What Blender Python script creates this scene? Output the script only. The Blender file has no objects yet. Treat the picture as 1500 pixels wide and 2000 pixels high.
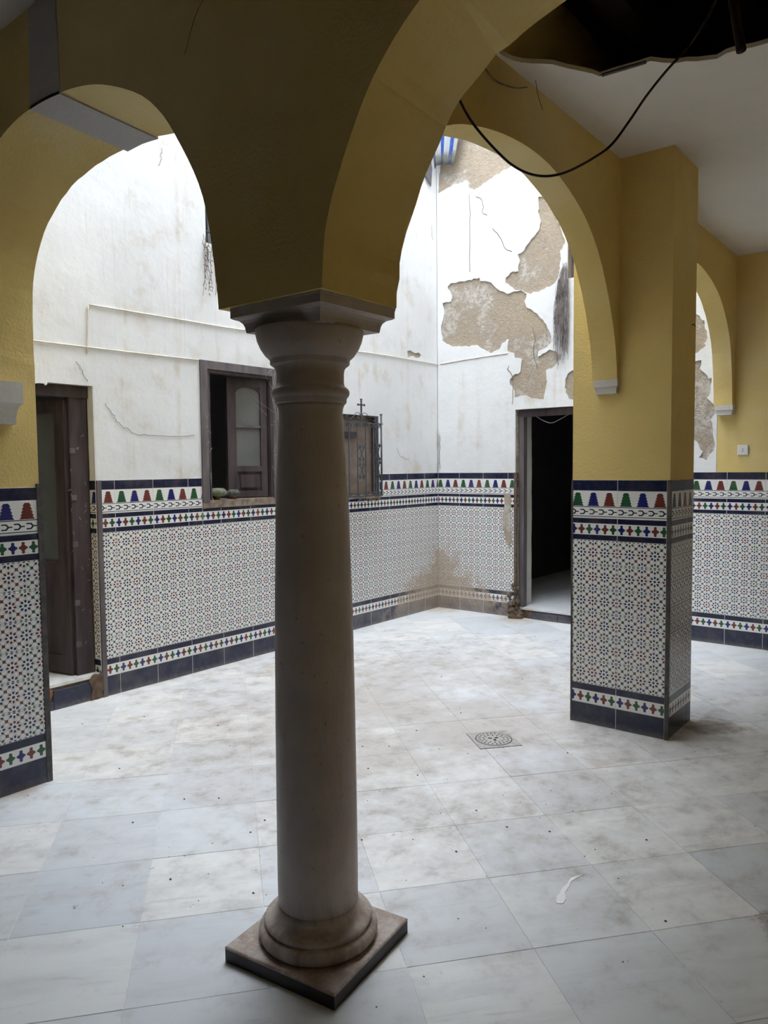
import bpy, math, random
from mathutils import Vector, Matrix
random.seed(7)
PI=math.pi
SC=bpy.context.scene; COL=SC.collection

# ---------------- camera, sky, exposure ----------------
cd=bpy.data.cameras.new('camera'); cam=bpy.data.objects.new('camera',cd); COL.objects.link(cam)
cd.sensor_fit='HORIZONTAL'; cd.sensor_width=36; cd.lens=36*1465.82/1500; cd.clip_start=.02
TH,PIT,ROL=0.672976,0.061038,-0.009646
fw=Vector((math.cos(TH)*math.cos(PIT),math.sin(TH)*math.cos(PIT),-math.sin(PIT)))
rt=Vector((math.sin(TH),-math.cos(TH),0)); up=rt.cross(fw)
r2=rt*math.cos(ROL)+up*math.sin(ROL); u2=-rt*math.sin(ROL)+up*math.cos(ROL)
cam.matrix_world=Matrix(((r2.x,u2.x,-fw.x,0),(r2.y,u2.y,-fw.y,0),(r2.z,u2.z,-fw.z,1.5),(0,0,0,1)))
SC.camera=cam
w=bpy.data.worlds.new('overcast_sky'); SC.world=w; w.use_nodes=True
bg=w.node_tree.nodes['Background']; bg.inputs[0].default_value=(.87,.93,1,1)
# standard overcast sky: luminance rises smoothly from the horizon to three times that at the zenith
_n=w.node_tree.nodes; _l=w.node_tree.links; _tc=_n.new('ShaderNodeTexCoord'); _sx=_n.new('ShaderNodeSeparateXYZ'); _m=_n.new('ShaderNodeMapRange')
_l.new(_tc.outputs['Generated'],_sx.inputs[0]); _l.new(_sx.outputs[2],_m.inputs[0]); _m.inputs[1].default_value=0; _m.inputs[2].default_value=1; _m.inputs[3].default_value=.5; _m.inputs[4].default_value=1.5
_l.new(_m.outputs[0],bg.inputs[1])
SC.view_settings.view_transform='Standard'; SC.view_settings.look='None'
SC.view_settings.gamma=1; SC.view_settings.use_curve_mapping=False
SC.view_settings.exposure=3.56
SC.cycles.max_bounces=14; SC.cycles.diffuse_bounces=10; SC.cycles.glossy_bounces=4


# ---------------- node helpers ----------------
class E:
    def __init__(s,nt,sock): s.nt=nt; s.s=sock
    def op(s,o,b=None,c=None):
        n=s.nt.nodes.new('ShaderNodeMath'); n.operation=o
        for i,v in enumerate((s,b,c)):
            if v is None: continue
            if isinstance(v,E): s.nt.links.new(v.s,n.inputs[i])
            else: n.inputs[i].default_value=v
        return E(s.nt,n.outputs[0])
    def __add__(a,b): return a.op('ADD',b)
    def __sub__(a,b): return a.op('SUBTRACT',b)
    def __mul__(a,b): return a.op('MULTIPLY',b)
    def __truediv__(a,b): return a.op('DIVIDE',b)
    def lt(a,b): return a.op('LESS_THAN',b)
    def gt(a,b): return a.op('GREATER_THAN',b)
    def abs(a): return a.op('ABSOLUTE')
    def fl(a): return a.op('FLOOR')
    def rd(a): return a.op('ROUND')
    def fr(a): return a.op('FRACT')
    def mx(a,b): return a.op('MAXIMUM',b)
    def mn(a,b): return a.op('MINIMUM',b)
    def ss(a,lo,hi):
        n=a.nt.nodes.new('ShaderNodeMapRange'); n.interpolation_type='SMOOTHSTEP'
        a.nt.links.new(a.s,n.inputs[0]); n.inputs[1].default_value=lo; n.inputs[2].default_value=hi
        return E(a.nt,n.outputs[0])
class M:
    def __init__(s,name,rough=.7,spec=.3,metal=0):
        s.m=bpy.data.materials.new(name); s.m.use_nodes=True; s.nt=s.m.node_tree
        s.b=s.nt.nodes['Principled BSDF']; s.b.inputs['Roughness'].default_value=rough
        s.b.inputs['Specular IOR Level'].default_value=spec; s.b.inputs['Metallic'].default_value=metal
        s.tc=s.nt.nodes.new('ShaderNodeTexCoord'); s.geo=s.nt.nodes.new('ShaderNodeNewGeometry'); s.oi=None
    def pos(s): return s.geo.outputs['Position']
    def rnd(s):
        if not s.oi: s.oi=s.nt.nodes.new('ShaderNodeObjectInfo')
        return E(s.nt,s.oi.outputs['Random'])
    def xyz(s,v):
        n=s.nt.nodes.new('ShaderNodeSeparateXYZ'); s.nt.links.new(v,n.inputs[0]); return [E(s.nt,o) for o in n.outputs]
    def map(s,v,sc=(1,1,1),loc=(0,0,0),rot=(0,0,0)):
        n=s.nt.nodes.new('ShaderNodeMapping'); s.nt.links.new(v,n.inputs[0])
        n.inputs[3].default_value=sc; n.inputs[1].default_value=loc; n.inputs[2].default_value=rot; return n.outputs[0]
    def noise(s,v,scale,det=4,ro=.55,dist=0,w=None):
        n=s.nt.nodes.new('ShaderNodeTexNoise'); s.nt.links.new(v,n.inputs['Vector'])
        if w is not None: n.noise_dimensions='4D'; s.nt.links.new(w.s,n.inputs['W'])
        n.inputs['Scale'].default_value=scale; n.inputs['Detail'].default_value=det; n.inputs['Roughness'].default_value=ro; n.inputs['Distortion'].default_value=dist
        return E(s.nt,n.outputs[0])
    def mix(s,f,a,b):
        n=s.nt.nodes.new('ShaderNodeMix'); n.data_type='RGBA'
        if isinstance(f,E): s.nt.links.new(f.s,n.inputs[0])
        else: n.inputs[0].default_value=f
        for i,c in ((6,a),(7,b)):
            if isinstance(c,tuple): n.inputs[i].default_value=(*c,1)
            else: s.nt.links.new(c,n.inputs[i])
        return n.outputs[2]
    def col(s,c):
        if isinstance(c,tuple): s.b.inputs['Base Color'].default_value=(*c,1)
        else: s.nt.links.new(c,s.b.inputs['Base Color'])
        return s
    def rough(s,e): s.nt.links.new(e.s,s.b.inputs['Roughness']); return s
    def bump(s,e,dist=.01,st=1):
        n=s.nt.nodes.new('ShaderNodeBump'); n.inputs['Distance'].default_value=dist; n.inputs['Strength'].default_value=st
        s.nt.links.new(e.s,n.inputs['Height']); s.nt.links.new(n.outputs[0],s.b.inputs['Normal']); return s

NAVY=(.012,.015,.042); WH=(.78,.78,.77); BLU=(.016,.020,.135); RED=(.15,.034,.026); GRN=(.02,.085,.038); INK=(.02,.025,.05)
MUD=(.36,.27,.19)
def dirty(k,c,amt=1.0):
    # dried mud splashed up in the far corner of the yard and over the lowest courses
    x,y,z=k.xyz(k.pos())
    dx=(x-6.53).abs(); dy=(y-4.47).abs(); d=(dx*dx+dy*dy).op('SQRT')
    n=k.noise(k.pos(),7,5,.65); n2=k.noise(k.pos(),38,3,.6)
    n3=k.noise(k.pos(),16,5,.7)
    a=(n*.62+.17-d*.46-z*.66)+(n3-.5)*.25
    mask=a.ss(.0,.13)*(n2*1.3+.15).mn(1.0)*(z.ss(.03,.17)*.6+.4)
    c=k.mix(mask*.92,c,MUD)
    haze=(n*.9-d*.26-z*.42+.15).ss(0,.9)*.38
    c=k.mix(haze,c,(.56,.49,.42))
    low=((n2*.05+.02)-z).ss(0,.05)*.3
    return k.mix(low,c,(.30,.26,.22))
def tile_mat(kind):
    k=M('glazed_tile_'+kind,.16,.5); uv=k.xyz(k.tc.outputs['UV']); u,v=uv[0],uv[1]
    if kind=='star':
        U=u*4; V=v*2; iu=U.rd(); iv=V.rd(); fu=U-iu; fv=V-iv
        r=(fu*fu+fv*fv).op('SQRT'); a=fv.op('ARCTAN2',fu)*(4/PI); b=((a-a.rd()).abs())*(PI/4)
        xr=r*b.op('COSINE'); yr=r*b.op('SINE')
        petal=((xr-.315).abs()/.125+yr/.100).lt(1)
        ctr=r.lt(.10); line=yr.lt(.012)*r.gt(.37)
        gu=(U.fr()-.5); gv=(V.fr()-.5); ga=gu.abs(); gb=gv.abs()
        sq=ga.mx(gb).lt(.105)
        d1=((ga-.25)*(ga-.25)+gb*gb).op('SQRT'); d2=((gb-.25)*(gb-.25)+ga*ga).op('SQRT')
        cir=((d1.mn(d2)-.168).abs()).lt(.013)
        odd=(iv.op('MODULO',2)).gt(.5); par=((iu+20).op('MODULO',2)).gt(.5)
        pc=k.mix(par,(.05,.03,.04),(.012,.018,.08)); pc2=k.mix(par,(.12,.022,.022),(.014,.018,.085))
        pc=k.mix(odd,k.mix(par,(.02,.025,.075),(.025,.045,.035)),pc2)
        cc=k.mix(par,(.015,.02,.13),(.025,.06,.06))
        sc=k.mix((((U.fl()+1)/2).fl().op('MODULO',2)).gt(.5),(.03,.09,.05),(.17,.045,.035))
        c=k.mix(cir.mx(line)*.55,WH,(.06,.05,.06)); c=k.mix(petal,c,pc); c=k.mix(ctr,c,cc); c=k.mix(sq,c,sc)
    elif kind=='merlon':
        t=u*3; mu=(t.fr()-.5).abs(); q=((v-.44)/.50); g=(q*-5)+5; L=g.fl(); f=g.fr()
        wd=L*.040+f*.115+.110
        inn=mu.lt(wd)*q.gt(0)*q.lt(1)
        i3=(t.fl()+30).op('MODULO',3)
        mc=k.mix(i3.gt(.5),GRN,k.mix(i3.gt(1.5),BLU,RED))
        cu=(u*5).fr(); cv=((v-.225).abs())/.11
        pr=((cv-.72).abs()).lt(.2)*cu.gt(.08)*cu.lt(.44)
        dg=((cv-((cu*-3.6)+2.3)).abs()).lt(.35)*cu.gt(.42)*cu.lt(.66)*cv.lt(.92)
        st=cv.lt(.18)*cu.gt(.6)*cu.lt(.95)
        ln=((v-.41).abs()).lt(.014).mx(((v-.055).abs()).lt(.014))
        c=k.mix(pr.mx(dg).mx(st).mx(ln),WH,INK); c=k.mix(inn,c,mc)
    elif kind in('cross','cross_low'):
        H,c0,b0,b1=(.127,.5,.245,.765) if kind=='cross' else (.115,.33,-1,.66)
        t=u*6; X=((t.fr()-.5)*.0467).abs(); Z=((v-c0)*H).abs()
        sh=(X+Z).lt(.0205).mx(X.lt(.0062)*Z.lt(.0262)).mx(Z.lt(.0055)*X.lt(.0200)).mx((X*X+(Z-.020)*(Z-.020)).lt(.00006))
        i3=(t.fl()+30).op('MODULO',3)
        mc=k.mix(i3.gt(.5),BLU,k.mix(i3.gt(1.5),RED,GRN))
        nav=v.lt(b0).mx(v.gt(b1))
        c=k.mix(sh,WH,mc); c=k.mix(nav,c,NAVY)
    else:
        n=k.noise(k.pos(),30,4); c=k.mix(n.ss(.4,.85)*.5,NAVY,(.05,.06,.11))
        if kind=='cap': c=k.mix(((v-.38).abs()).lt(.03)*.6,c,(.01,.01,.03))
    n=k.noise(k.pos(),5,5,.6)
    c=k.mix(n.ss(.45,.8)*.12,c,(.42,.36,.30))
    c=dirty(k,c); k.col(c); k.rough(k.noise(k.pos(),18,3)*.25+.08)
    return k.m
def stucco(name,c1,c2,bumpd=.004,sc=90,stain=(.30,.22,.12),samt=.25,pale=None):
    k=M(name,.88,.2); p=k.pos()
    n=k.noise(p,1.6,5,.6); n2=k.noise(p,6,5,.65)
    c=k.mix(n.ss(.3,.75),c1,c2); c=k.mix(n2.ss(.58,.85)*samt,c,stain)
    if pale: c=k.mix(k.noise(p,1.1,4,.6).ss(.42,.66)*.55,c,pale)
    k.col(c); k.bump(k.noise(p,sc,4,.6)+k.noise(p,14,3)*.8,bumpd,.7); return k.m
MAT={t:tile_mat(t) for t in('star','merlon','cross','cross_low','cap','skirt')}
MAT['yellow']=stucco('yellow_stucco',(.72,.555,.22),(.65,.49,.19),.0035,80,pale=(.72,.61,.36))
MAT['greyband']=stucco('grey_plaster_band',(.52,.50,.49),(.46,.44,.43),.003,60)
MAT['stonewhite']=stucco('whitewashed_impost',(.62,.60,.57),(.52,.50,.47),.003,40)
MAT['ceilpaint']=stucco('ceiling_paint',(.74,.71,.66),(.68,.655,.61),.001,60)
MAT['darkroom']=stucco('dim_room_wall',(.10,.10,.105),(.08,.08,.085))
MAT['void']=stucco('dark_void',(.035,.024,.02),(.02,.014,.012))  # near-black colour standing in for the darkness of void and upper rooms
def white_plaster():
    k=M('weathered_whitewash',.85,.2); p=k.pos()
    st=k.noise(k.map(p,(9,9,.35)),1,5,.6); st2=k.noise(k.map(p,(30,30,.8)),1,4,.6); n=k.noise(p,1.1,5,.6); n2=k.noise(p,4.5,6,.65)
    x,y,z=k.xyz(p)
    c=k.mix(n.ss(.35,.7),(.74,.75,.765),(.68,.69,.705))
    c=k.mix((st.ss(.52,.78)*n2.ss(.35,.65))*.75,c,(.52,.44,.35))
    c=k.mix((st2.ss(.60,.8)*n.ss(.4,.6))*.45,c,(.42,.37,.32))
    c=k.mix(n2.ss(.50,.70)*n.ss(.40,.62)*.6,c,(.55,.49,.41))
    lowm=(n2*1.2-(z-1.35)*1.6).ss(.35,1.0)*.30
    c=k.mix(lowm,c,(.60,.50,.36))
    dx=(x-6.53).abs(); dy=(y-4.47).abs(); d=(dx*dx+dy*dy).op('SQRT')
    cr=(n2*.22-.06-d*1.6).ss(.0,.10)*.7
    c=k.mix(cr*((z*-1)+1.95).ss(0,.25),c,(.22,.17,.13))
    k.col(c); k.bump(k.noise(p,3,4,.5)*3+k.noise(p,25,4,.6)*.35,.009,.5); return k.m
MAT['white']=white_plaster()
def render_coat():
    k=M('bare_lime_render',.95,.1); p=k.pos()
    n=k.noise(p,2.4,6,.65); n2=k.noise(p,22,5,.7); n3=k.noise(p,60,3,.6)
    c=k.mix(n.ss(.35,.65),(.41,.34,.26),(.33,.28,.225)); c=k.mix(n.ss(.50,.62)*n2.ss(.35,.6)*.75,c,(.60,.57,.53)); c=k.mix(n3.ss(.60,.70)*n2.ss(.42,.62)*.75,c,(.70,.66,.60)); c=k.mix(k.noise(p,34,3,.6).lt(.36)*.5,c,(.25,.20,.15)); c=k.mix(n2.ss(.2,.4)*-1+1 if False else n2.lt(.33)*.5,c,(.20,.15,.11))
    k.col(c); k.bump(n2*2+n3,.007,.8); return k.m
MAT['render']=render_coat()
def marble():
    k=M('white_marble_paving',.3,.5); R=k.rnd(); p=k.tc.outputs['Object']
    n=k.noise(k.map(p,(2.0,9,2),rot=(0,0,.35)),1,6,.6,.6,w=R*37); n2=k.noise(k.map(p,(3,22,2),rot=(0,0,.35)),1,5,.6,1.2,w=R*53)
    c=k.mix(R.ss(.1,.9),(.66,.685,.71),(.76,.76,.75)); c=k.mix(((R*7.3).fr()).gt(.72)*.6,c,(.55,.58,.63))
    c=k.mix(n.ss(.42,.7)*.6,c,(.52,.53,.55)); c=k.mix(n2.ss(.56,.75)*.5,c,(.40,.41,.42))
    q=k.pos(); x,y,z=k.xyz(q)
    w1=k.noise(q,1.3,6,.65); w2=k.noise(q,7,6,.7); w3=k.noise(k.map(q,(4,4,1)),4,3,.6)
    def spot(cx,cy,r,soft=.5):
        dx=x-cx; dy=y-cy; d=(dx*dx+dy*dy).op('SQRT'); return (d/r*-1+1.15+(w2-.5)*1.6)
    # beige yard dirt, painted darker to hold down the bright light there
    yard=(spot(3.7,2.6,2.1).ss(-.15,.9)*w1.ss(.24,.55))
    c=k.mix(yard*.9,c,(.43,.395,.37))
    c=k.mix((yard*w2.ss(.48,.72))*.7,c,(.29,.27,.255))
    c=k.mix(spot(2.64,.44,.13).ss(.3,.8)*.75,c,(.24,.19,.15))
    c=k.mix(spot(3.55,1.47,.10).ss(.3,.9)*.5,c,(.36,.30,.25))
    c=k.mix(spot(4.45,1.16,.22).ss(.25,.9)*.8,c,(.17,.12,.09))
    c=k.mix(spot(6.45,4.40,.28).ss(.2,.9)*.7,c,(.50,.41,.32))
    c=k.mix(spot(6.42,3.50,.25).ss(.2,.9)*.7,c,(.46,.38,.30))
    c=k.mix(spot(1.6,3.48,.16).ss(.2,.9)*.5,c,(.42,.33,.25))
    c=k.mix(spot(3.9,3.8,.5).ss(.2,.9)*w2.ss(.4,.6)*.5,c,(.46,.38,.30))
    c=k.mix(w3.ss(.69,.76)*.5,c,(.20,.17,.15))
    k.col(c); k.rough(w2*.4+yard*.25+.22); return k.m
MAT['marble']=marble()
def simple(name,c1,c2=None,rough=.6,spec=.3,metal=0,sc=12,bd=.002,stretch=(1,1,1)):
    k=M(name,rough,spec,metal); n=k.noise(k.map(k.pos(),stretch),sc,5,.6)
    k.col(k.mix(n.ss(.3,.7),c1,c2 or tuple(v*.7 for v in c1))); k.bump(n,bd,.6); return k.m
MAT['grout']=simple('cement_grout',(.36,.36,.36),(.28,.28,.28),.9)
MAT['joint']=simple('white_tile_grout',(.66,.65,.63),(.55,.54,.52),.9)
def colstone():
    k=M('weathered_column_marble',.5,.4); p=k.pos(); x,y,z=k.xyz(p)
    n=k.noise(p,3,6,.62); n2=k.noise(k.map(p,(9,9,2.2)),2,6,.7); n3=k.noise(p,45,3)
    c=k.mix(n.ss(.35,.7),(.50,.435,.40),(.41,.355,.325)); c=k.mix(n2.ss(.55,.8)*.4,c,(.27,.20,.15)); c=k.mix(n3.ss(.66,.74)*.5,c,(.20,.15,.12))
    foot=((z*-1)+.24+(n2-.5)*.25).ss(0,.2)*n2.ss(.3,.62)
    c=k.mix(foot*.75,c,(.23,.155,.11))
    k.col(c); k.bump(n2*1.5+n3*.3,.004,.5); return k.m
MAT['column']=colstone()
MAT['coltop']=simple('pale_lime_mortar',(.50,.47,.44),(.42,.40,.38),.9,.2,0,30,.004)
MAT['slabside']=simple('black_stone_edge',(.02,.018,.022),(.035,.03,.035),.45,.4)
MAT['wood']=simple('dark_painted_timber',(.045,.033,.038),(.085,.068,.072),.62,.3,0,14,.003,(1,1,.15))
MAT['woodgrey']=simple('weathered_greyed_timber',(.10,.085,.09),(.16,.14,.145),.75,.2,0,20,.003,(1,1,.15))
MAT['glass']=simple('dusty_glass',(.20,.21,.21),(.15,.16,.165),.22,.5,0,3,0)
MAT['glass'].node_tree.nodes['Principled BSDF'].inputs['Transmission Weight'].default_value=.25
MAT['iron']=simple('grey_wrought_iron',(.10,.11,.125),(.06,.065,.075),.55,.4,.3,40,.001)
MAT['taupe']=simple('brown_boarded_shutter',(.25,.20,.165),(.17,.13,.11),.85,.2,0,9,.008)
MAT['black']=simple('black_cable_sheath',(.03,.025,.025),(.045,.035,.03),.6)
MAT['conduit']=simple('cream_painted_conduit',(.72,.68,.60),(.60,.54,.46),.7)
MAT['plastic']=simple('white_plastic',(.70,.70,.70),(.64,.64,.64),.35,.5,0,5,0)
MAT['trim']=simple('dark_edge_trim',(.05,.05,.055),(.11,.10,.09),.5,.3,0,25,.001)
MAT['rot']=simple('rotten_earth_and_timber',(.17,.12,.085),(.09,.065,.05),.95,.1,0,25,.02)
MAT['sill']=simple('flaking_ledge',(.33,.27,.22),(.16,.12,.10),.9,.1,0,22,.006)
MAT['straw']=simple('dry_grey_roots',(.36,.32,.31),(.17,.14,.14),.9,.1)
MAT['withered']=simple('withered_stems',(.20,.16,.115),(.09,.07,.055),.9,.1)
MAT['cactus']=simple('dusty_green_cactus',(.16,.18,.12),(.12,.12,.085),.8,.2,0,50)
MAT['cactusdark']=simple('dark_spiny_cactus',(.06,.075,.06),(.12,.13,.12),.85,.2,0,50)
MAT['terracotta']=simple('terracotta',(.28,.15,.09),(.20,.11,.07),.85)
MAT['web']=simple('cobweb_silk',(.48,.46,.45),(.40,.38,.37),.9)
MAT['crack']=simple('plaster_crack',(.13,.10,.08),(.20,.16,.13),.95)
MAT['brick']=simple('broken_red_brick',(.26,.11,.07),(.34,.17,.11),.9,.2,0,20,.01)
MAT['drain']=simple('worn_drain_metal',(.42,.40,.38),(.30,.28,.265),.65,.4,.1,40,.001)
MAT['hole']=simple('drain_shadow_cavity',(.012,.012,.012),(.02,.02,.02),.9)  # near-black colour painting the shade inside slots, seam and pin holes
MAT['splash']=simple('dried_white_paint',(.90,.90,.88),(.84,.84,.82),.9)
MAT['screen']=simple('grey_plastic_sheet',(.16,.16,.17),(.11,.11,.12),.5)
def cloth_mat():
    k=M('blue_white_striped_cloth',.8,.2); u,v,_=k.xyz(k.tc.outputs['UV'])
    s=((u*2.7+.1).fr()); n=k.noise(k.pos(),20,4)
    c=k.mix(s.lt(.55),(.42,.44,.44),(.025,.075,.32)); c=k.mix(n.ss(.5,.8)*.5,c,(.30,.29,.27)); c=k.mix((v*-1+.22+(n-.5)*.2).ss(0,.12)*.8,c,(.12,.12,.10))
    k.col(c); return k.m
MAT['cloth']=cloth_mat()

# ---------------- geometry helpers ----------------
def link(name,me,parent=None,loc=None):
    o=bpy.data.objects.new(name,me); COL.objects.link(o)
    if parent: o.parent=parent
    if loc: o.location=loc
    return o
def tag(o,label=None,cat=None,group=None,kind=None):
    for k_,v_ in(('label',label),('category',cat),('group',group),('kind',kind)):
        if v_: o[k_]=v_
    return o
def empty(name,loc,label,cat,group=None,kind=None):
    o=link(name,None,None,loc); o.empty_display_size=.05; return tag(o,label,cat,group,kind)
class B:
    def __init__(s): s.v=[]; s.f=[]; s.sm=[]
    def add(s,vs,fs,smooth=False):
        k=len(s.v); s.v+= [tuple(v) for v in vs]; s.f+=[tuple(i+k for i in f) for f in fs]; s.sm+=[smooth]*len(fs)
    def box(s,a,b,M4=None,ch=0):
        x0,y0,z0=a; x1,y1,z1=b
        vs=[Vector(p) for p in((x0,y0,z0),(x1,y0,z0),(x1,y1,z0),(x0,y1,z0),(x0,y0,z1),(x1,y0,z1),(x1,y1,z1),(x0,y1,z1))]
        if M4: vs=[M4@v for v in vs]
        s.add(vs,[(0,3,2,1),(4,5,6,7),(0,1,5,4),(1,2,6,5),(2,3,7,6),(3,0,4,7)]); return s
    def tube(s,pts,r,n=6,closed=False,r1=None):
        pts=[Vector(p) for p in pts]; N=len(pts); rings=[]
        pt=None
        for i,p in enumerate(pts):
            t=(pts[min(i+1,N-1)]-pts[max(i-1,0)])
            t=t.normalized() if t.length>1e-9 else Vector((0,0,1))
            if pt is None:
                a=Vector((0,0,1)) if abs(t.z)<.9 else Vector((1,0,0)); u=t.cross(a).normalized()
            else: u=(u-t*u.dot(t)).normalized()
            pt=t; v=t.cross(u); rr=r if r1 is None else r+(r1-r)*i/(N-1)
            rings.append([p+(u*math.cos(2*PI*j/n)+v*math.sin(2*PI*j/n))*rr for j in range(n)])
        vs=[q for R in rings for q in R]; fs=[]
        for i in range(N-1):
            for j in range(n): fs.append((i*n+j,i*n+(j+1)%n,(i+1)*n+(j+1)%n,(i+1)*n+j))
        fs.append(tuple(range(n))[::-1]); fs.append(tuple((N-1)*n+j for j in range(n)))
        s.add(vs,fs,True); return s
    def twist(s,p0,p1,w,turns,seg):
        p0=Vector(p0); p1=Vector(p1); vs=[]; fs=[]
        for i in range(seg+1):
            t=i/seg; a=t*turns*2*PI; c=p0.lerp(p1,t)
            for j in range(4):
                b=a+j*PI/2; vs.append(c+Vector((math.cos(b)*w,math.sin(b)*w,0)))
        for i in range(seg):
            for j in range(4): fs.append((i*4+j,i*4+(j+1)%4,i*4+4+(j+1)%4,i*4+4+j))
        s.add(vs,fs); return s
    def lathe(s,prof,c,n=64):
        vs=[]; fs=[]
        for r,z in prof: vs+=[(c[0]+r*math.cos(2*PI*j/n),c[1]+r*math.sin(2*PI*j/n),z) for j in range(n)]
        for i in range(len(prof)-1):
            for j in range(n): fs.append((i*n+j,i*n+(j+1)%n,(i+1)*n+(j+1)%n,(i+1)*n+j))
        fs.append(tuple(range(n))[::-1]); fs.append(tuple((len(prof)-1)*n+j for j in range(n)))
        s.add(vs,fs,True); return s
    def loft(s,secs,smooth=False):     # list of equal-length closed sections
        n=len(secs[0]); fs=[]
        for i in range(len(secs)-1):
            for j in range(n): fs.append((i*n+j,i*n+(j+1)%n,(i+1)*n+(j+1)%n,(i+1)*n+j))
        fs.append(tuple(range(n))[::-1]); fs.append(tuple((len(secs)-1)*n+j for j in range(n)))
        s.add([q for S in secs for q in S],fs,smooth); return s
    def build(s,name,mat,parent=None,origin=None):
        me=bpy.data.meshes.new(name); vs=s.v
        off=Vector(origin) if origin else None
        if parent is not None and origin is None:
            off=parent_loc(parent)
        if off is not None: vs=[tuple(Vector(v)-off) for v in vs]
        me.from_pydata(vs,[],s.f); me.polygons.foreach_set('use_smooth',s.sm)
        me.materials.append(mat if not isinstance(mat,str) else MAT[mat]); me.update()
        import bmesh
        bm=bmesh.new(); bm.from_mesh(me); bmesh.ops.recalc_face_normals(bm,faces=bm.faces); bm.to_mesh(me); bm.free()
        o=link(name,me,parent)
        if origin: o.location=Vector(origin)-(parent_loc(parent) if parent else Vector((0,0,0)))
        return o
def parent_loc(p):
    v=Vector((0,0,0))
    while p: v+=p.location; p=p.parent
    return v
def P3(ax,val,a,b): return (val,a,b) if ax=='X' else ((a,val,b) if ax=='Y' else (a,b,val))
def prism(front,back,ax,f0,b0):
    # two outlines of equal length on planes f0/b0 (numbers or functions of the first coordinate)
    F=lambda q,v:v(q) if callable(v) else v
    vs=[P3(ax,F(a,f0),a,b) for a,b in front]+[P3(ax,F(a,b0),a,b) for a,b in back]
    n=len(front); fs=[tuple(range(n)),tuple(range(n,2*n))[::-1]]+[(i,(i+1)%n,n+(i+1)%n,n+i) for i in range(n)]
    b=B(); b.add(vs,fs); return b
def rough(poly,amp=.008,step=.03,seed=1,closed=True):
    rg=random.Random(seed); out=[]
    n=len(poly)
    for i in range(n if closed else n-1):
        a=Vector(poly[i]); b=Vector(poly[(i+1)%n]); L=(b-a).length; k=max(1,int(L/step))
        for j in range(k):
            p=a.lerp(b,j/k); nn=Vector((-(b-a).y,(b-a).x)).normalized() if L>0 else Vector((0,0))
            p=p+nn*rg.uniform(-amp,amp); out.append((p.x,p.y))
    return out
def sheet(name,loops,ax,val,thick,mat,parent=None,bev=0):
    # flat plate with holes on a plane; val is its front plane, thickness goes away along +axis
    cu=bpy.data.curves.new(name,'CURVE'); cu.dimensions='2D'; cu.fill_mode='BOTH'; cu.extrude=thick/2
    for lp in loops:
        sp=cu.splines.new('POLY'); sp.points.add(len(lp)-1); sp.use_cyclic_u=True
        for q,(a,b) in zip(sp.points,lp): q.co=(a,b,0,1)
    o=bpy.data.objects.new(name,cu); COL.objects.link(o)
    dg=bpy.context.evaluated_depsgraph_get(); me=bpy.data.meshes.new_from_object(o.evaluated_get(dg))
    bpy.data.objects.remove(o); bpy.data.curves.remove(cu)
    off=parent_loc(parent) if parent else Vector((0,0,0))
    for v in me.vertices:
        a,b,c=v.co; v.co=Vector(P3(ax,val+thick/2+c,a,b))-off
    me.name=name; me.materials.clear(); me.materials.append(MAT[mat])
    for p in me.polygons: p.use_smooth=False
    import bmesh
    bm=bmesh.new(); bm.from_mesh(me); bmesh.ops.remove_doubles(bm,verts=bm.verts,dist=1e-5); bmesh.ops.recalc_face_normals(bm,faces=bm.faces); bm.to_mesh(me); bm.free()
    return link(name,me,parent)
def rect(a0,b0,a1,b1): return [(a0,b0),(a1,b0),(a1,b1),(a0,b1)]
def smooth_curve(pts,n=10):
    pts=[Vector(p) for p in pts]; P=[pts[0]*2-pts[1]]+pts+[pts[-1]*2-pts[-2]]; out=[]
    for i in range(1,len(P)-2):
        for j in range(n):
            t=j/n; a,b,c,d=P[i-1],P[i],P[i+1],P[i+2]
            out.append(.5*((2*b)+(c-a)*t+(2*a-5*b+4*c-d)*t*t+(3*b-a-3*c+d)*t**3))
    out.append(pts[-1]); return out
def resample(pts,n):
    pts=[Vector(p) for p in pts]; L=[0]
    for a,b in zip(pts,pts[1:]): L.append(L[-1]+(b-a).length)
    out=[]; k=0
    for i in range(n):
        s=L[-1]*i/(n-1)
        while k<len(L)-2 and L[k+1]<s: k+=1
        t=(s-L[k])/max(1e-9,L[k+1]-L[k]); out.append(tuple(pts[k].lerp(pts[k+1],t)))
    return out

# ---------------- glazed tiles ----------------
TM={}
def tile_mesh(kind,w,h,u0,u1,v0=0,v1=1):
    key=(kind,round(w,4),round(h,4),round(u0,3),round(u1,3),round(v0,3),round(v1,3))
    if key in TM: return TM[key]
    c=.0012; t=.009
    bk=[(0,t,0),(w,t,0),(w,t,h),(0,t,h)]; md=[(0,c,0),(w,c,0),(w,c,h),(0,c,h)]; fr=[(c,0,c),(w-c,0,c),(w-c,0,h-c),(c,0,h-c)]
    me=bpy.data.meshes.new('tile'); fs=[(8,9,10,11),(3,2,1,0)]
    for i in range(4):
        j=(i+1)%4; fs+=[(i,j,4+j,4+i),(4+i,4+j,8+j,8+i)]
    V=bk+md+fr; me.from_pydata(V,[],fs); uvl=me.uv_layers.new(name='UVMap')
    for p in me.polygons:
        for li in p.loop_indices:
            q=V[me.loops[li].vertex_index]; uvl.data[li].uv=(u0+(u1-u0)*q[0]/w,v0+(v1-v0)*q[2]/h)
    me.materials.append(MAT[kind]); TM[key]=me; return me
BANDS=[('cross_low',.115,1),('star',.1388,6),('cross',.127,1),('merlon',.154,1),('cap',.062,1)]
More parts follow.
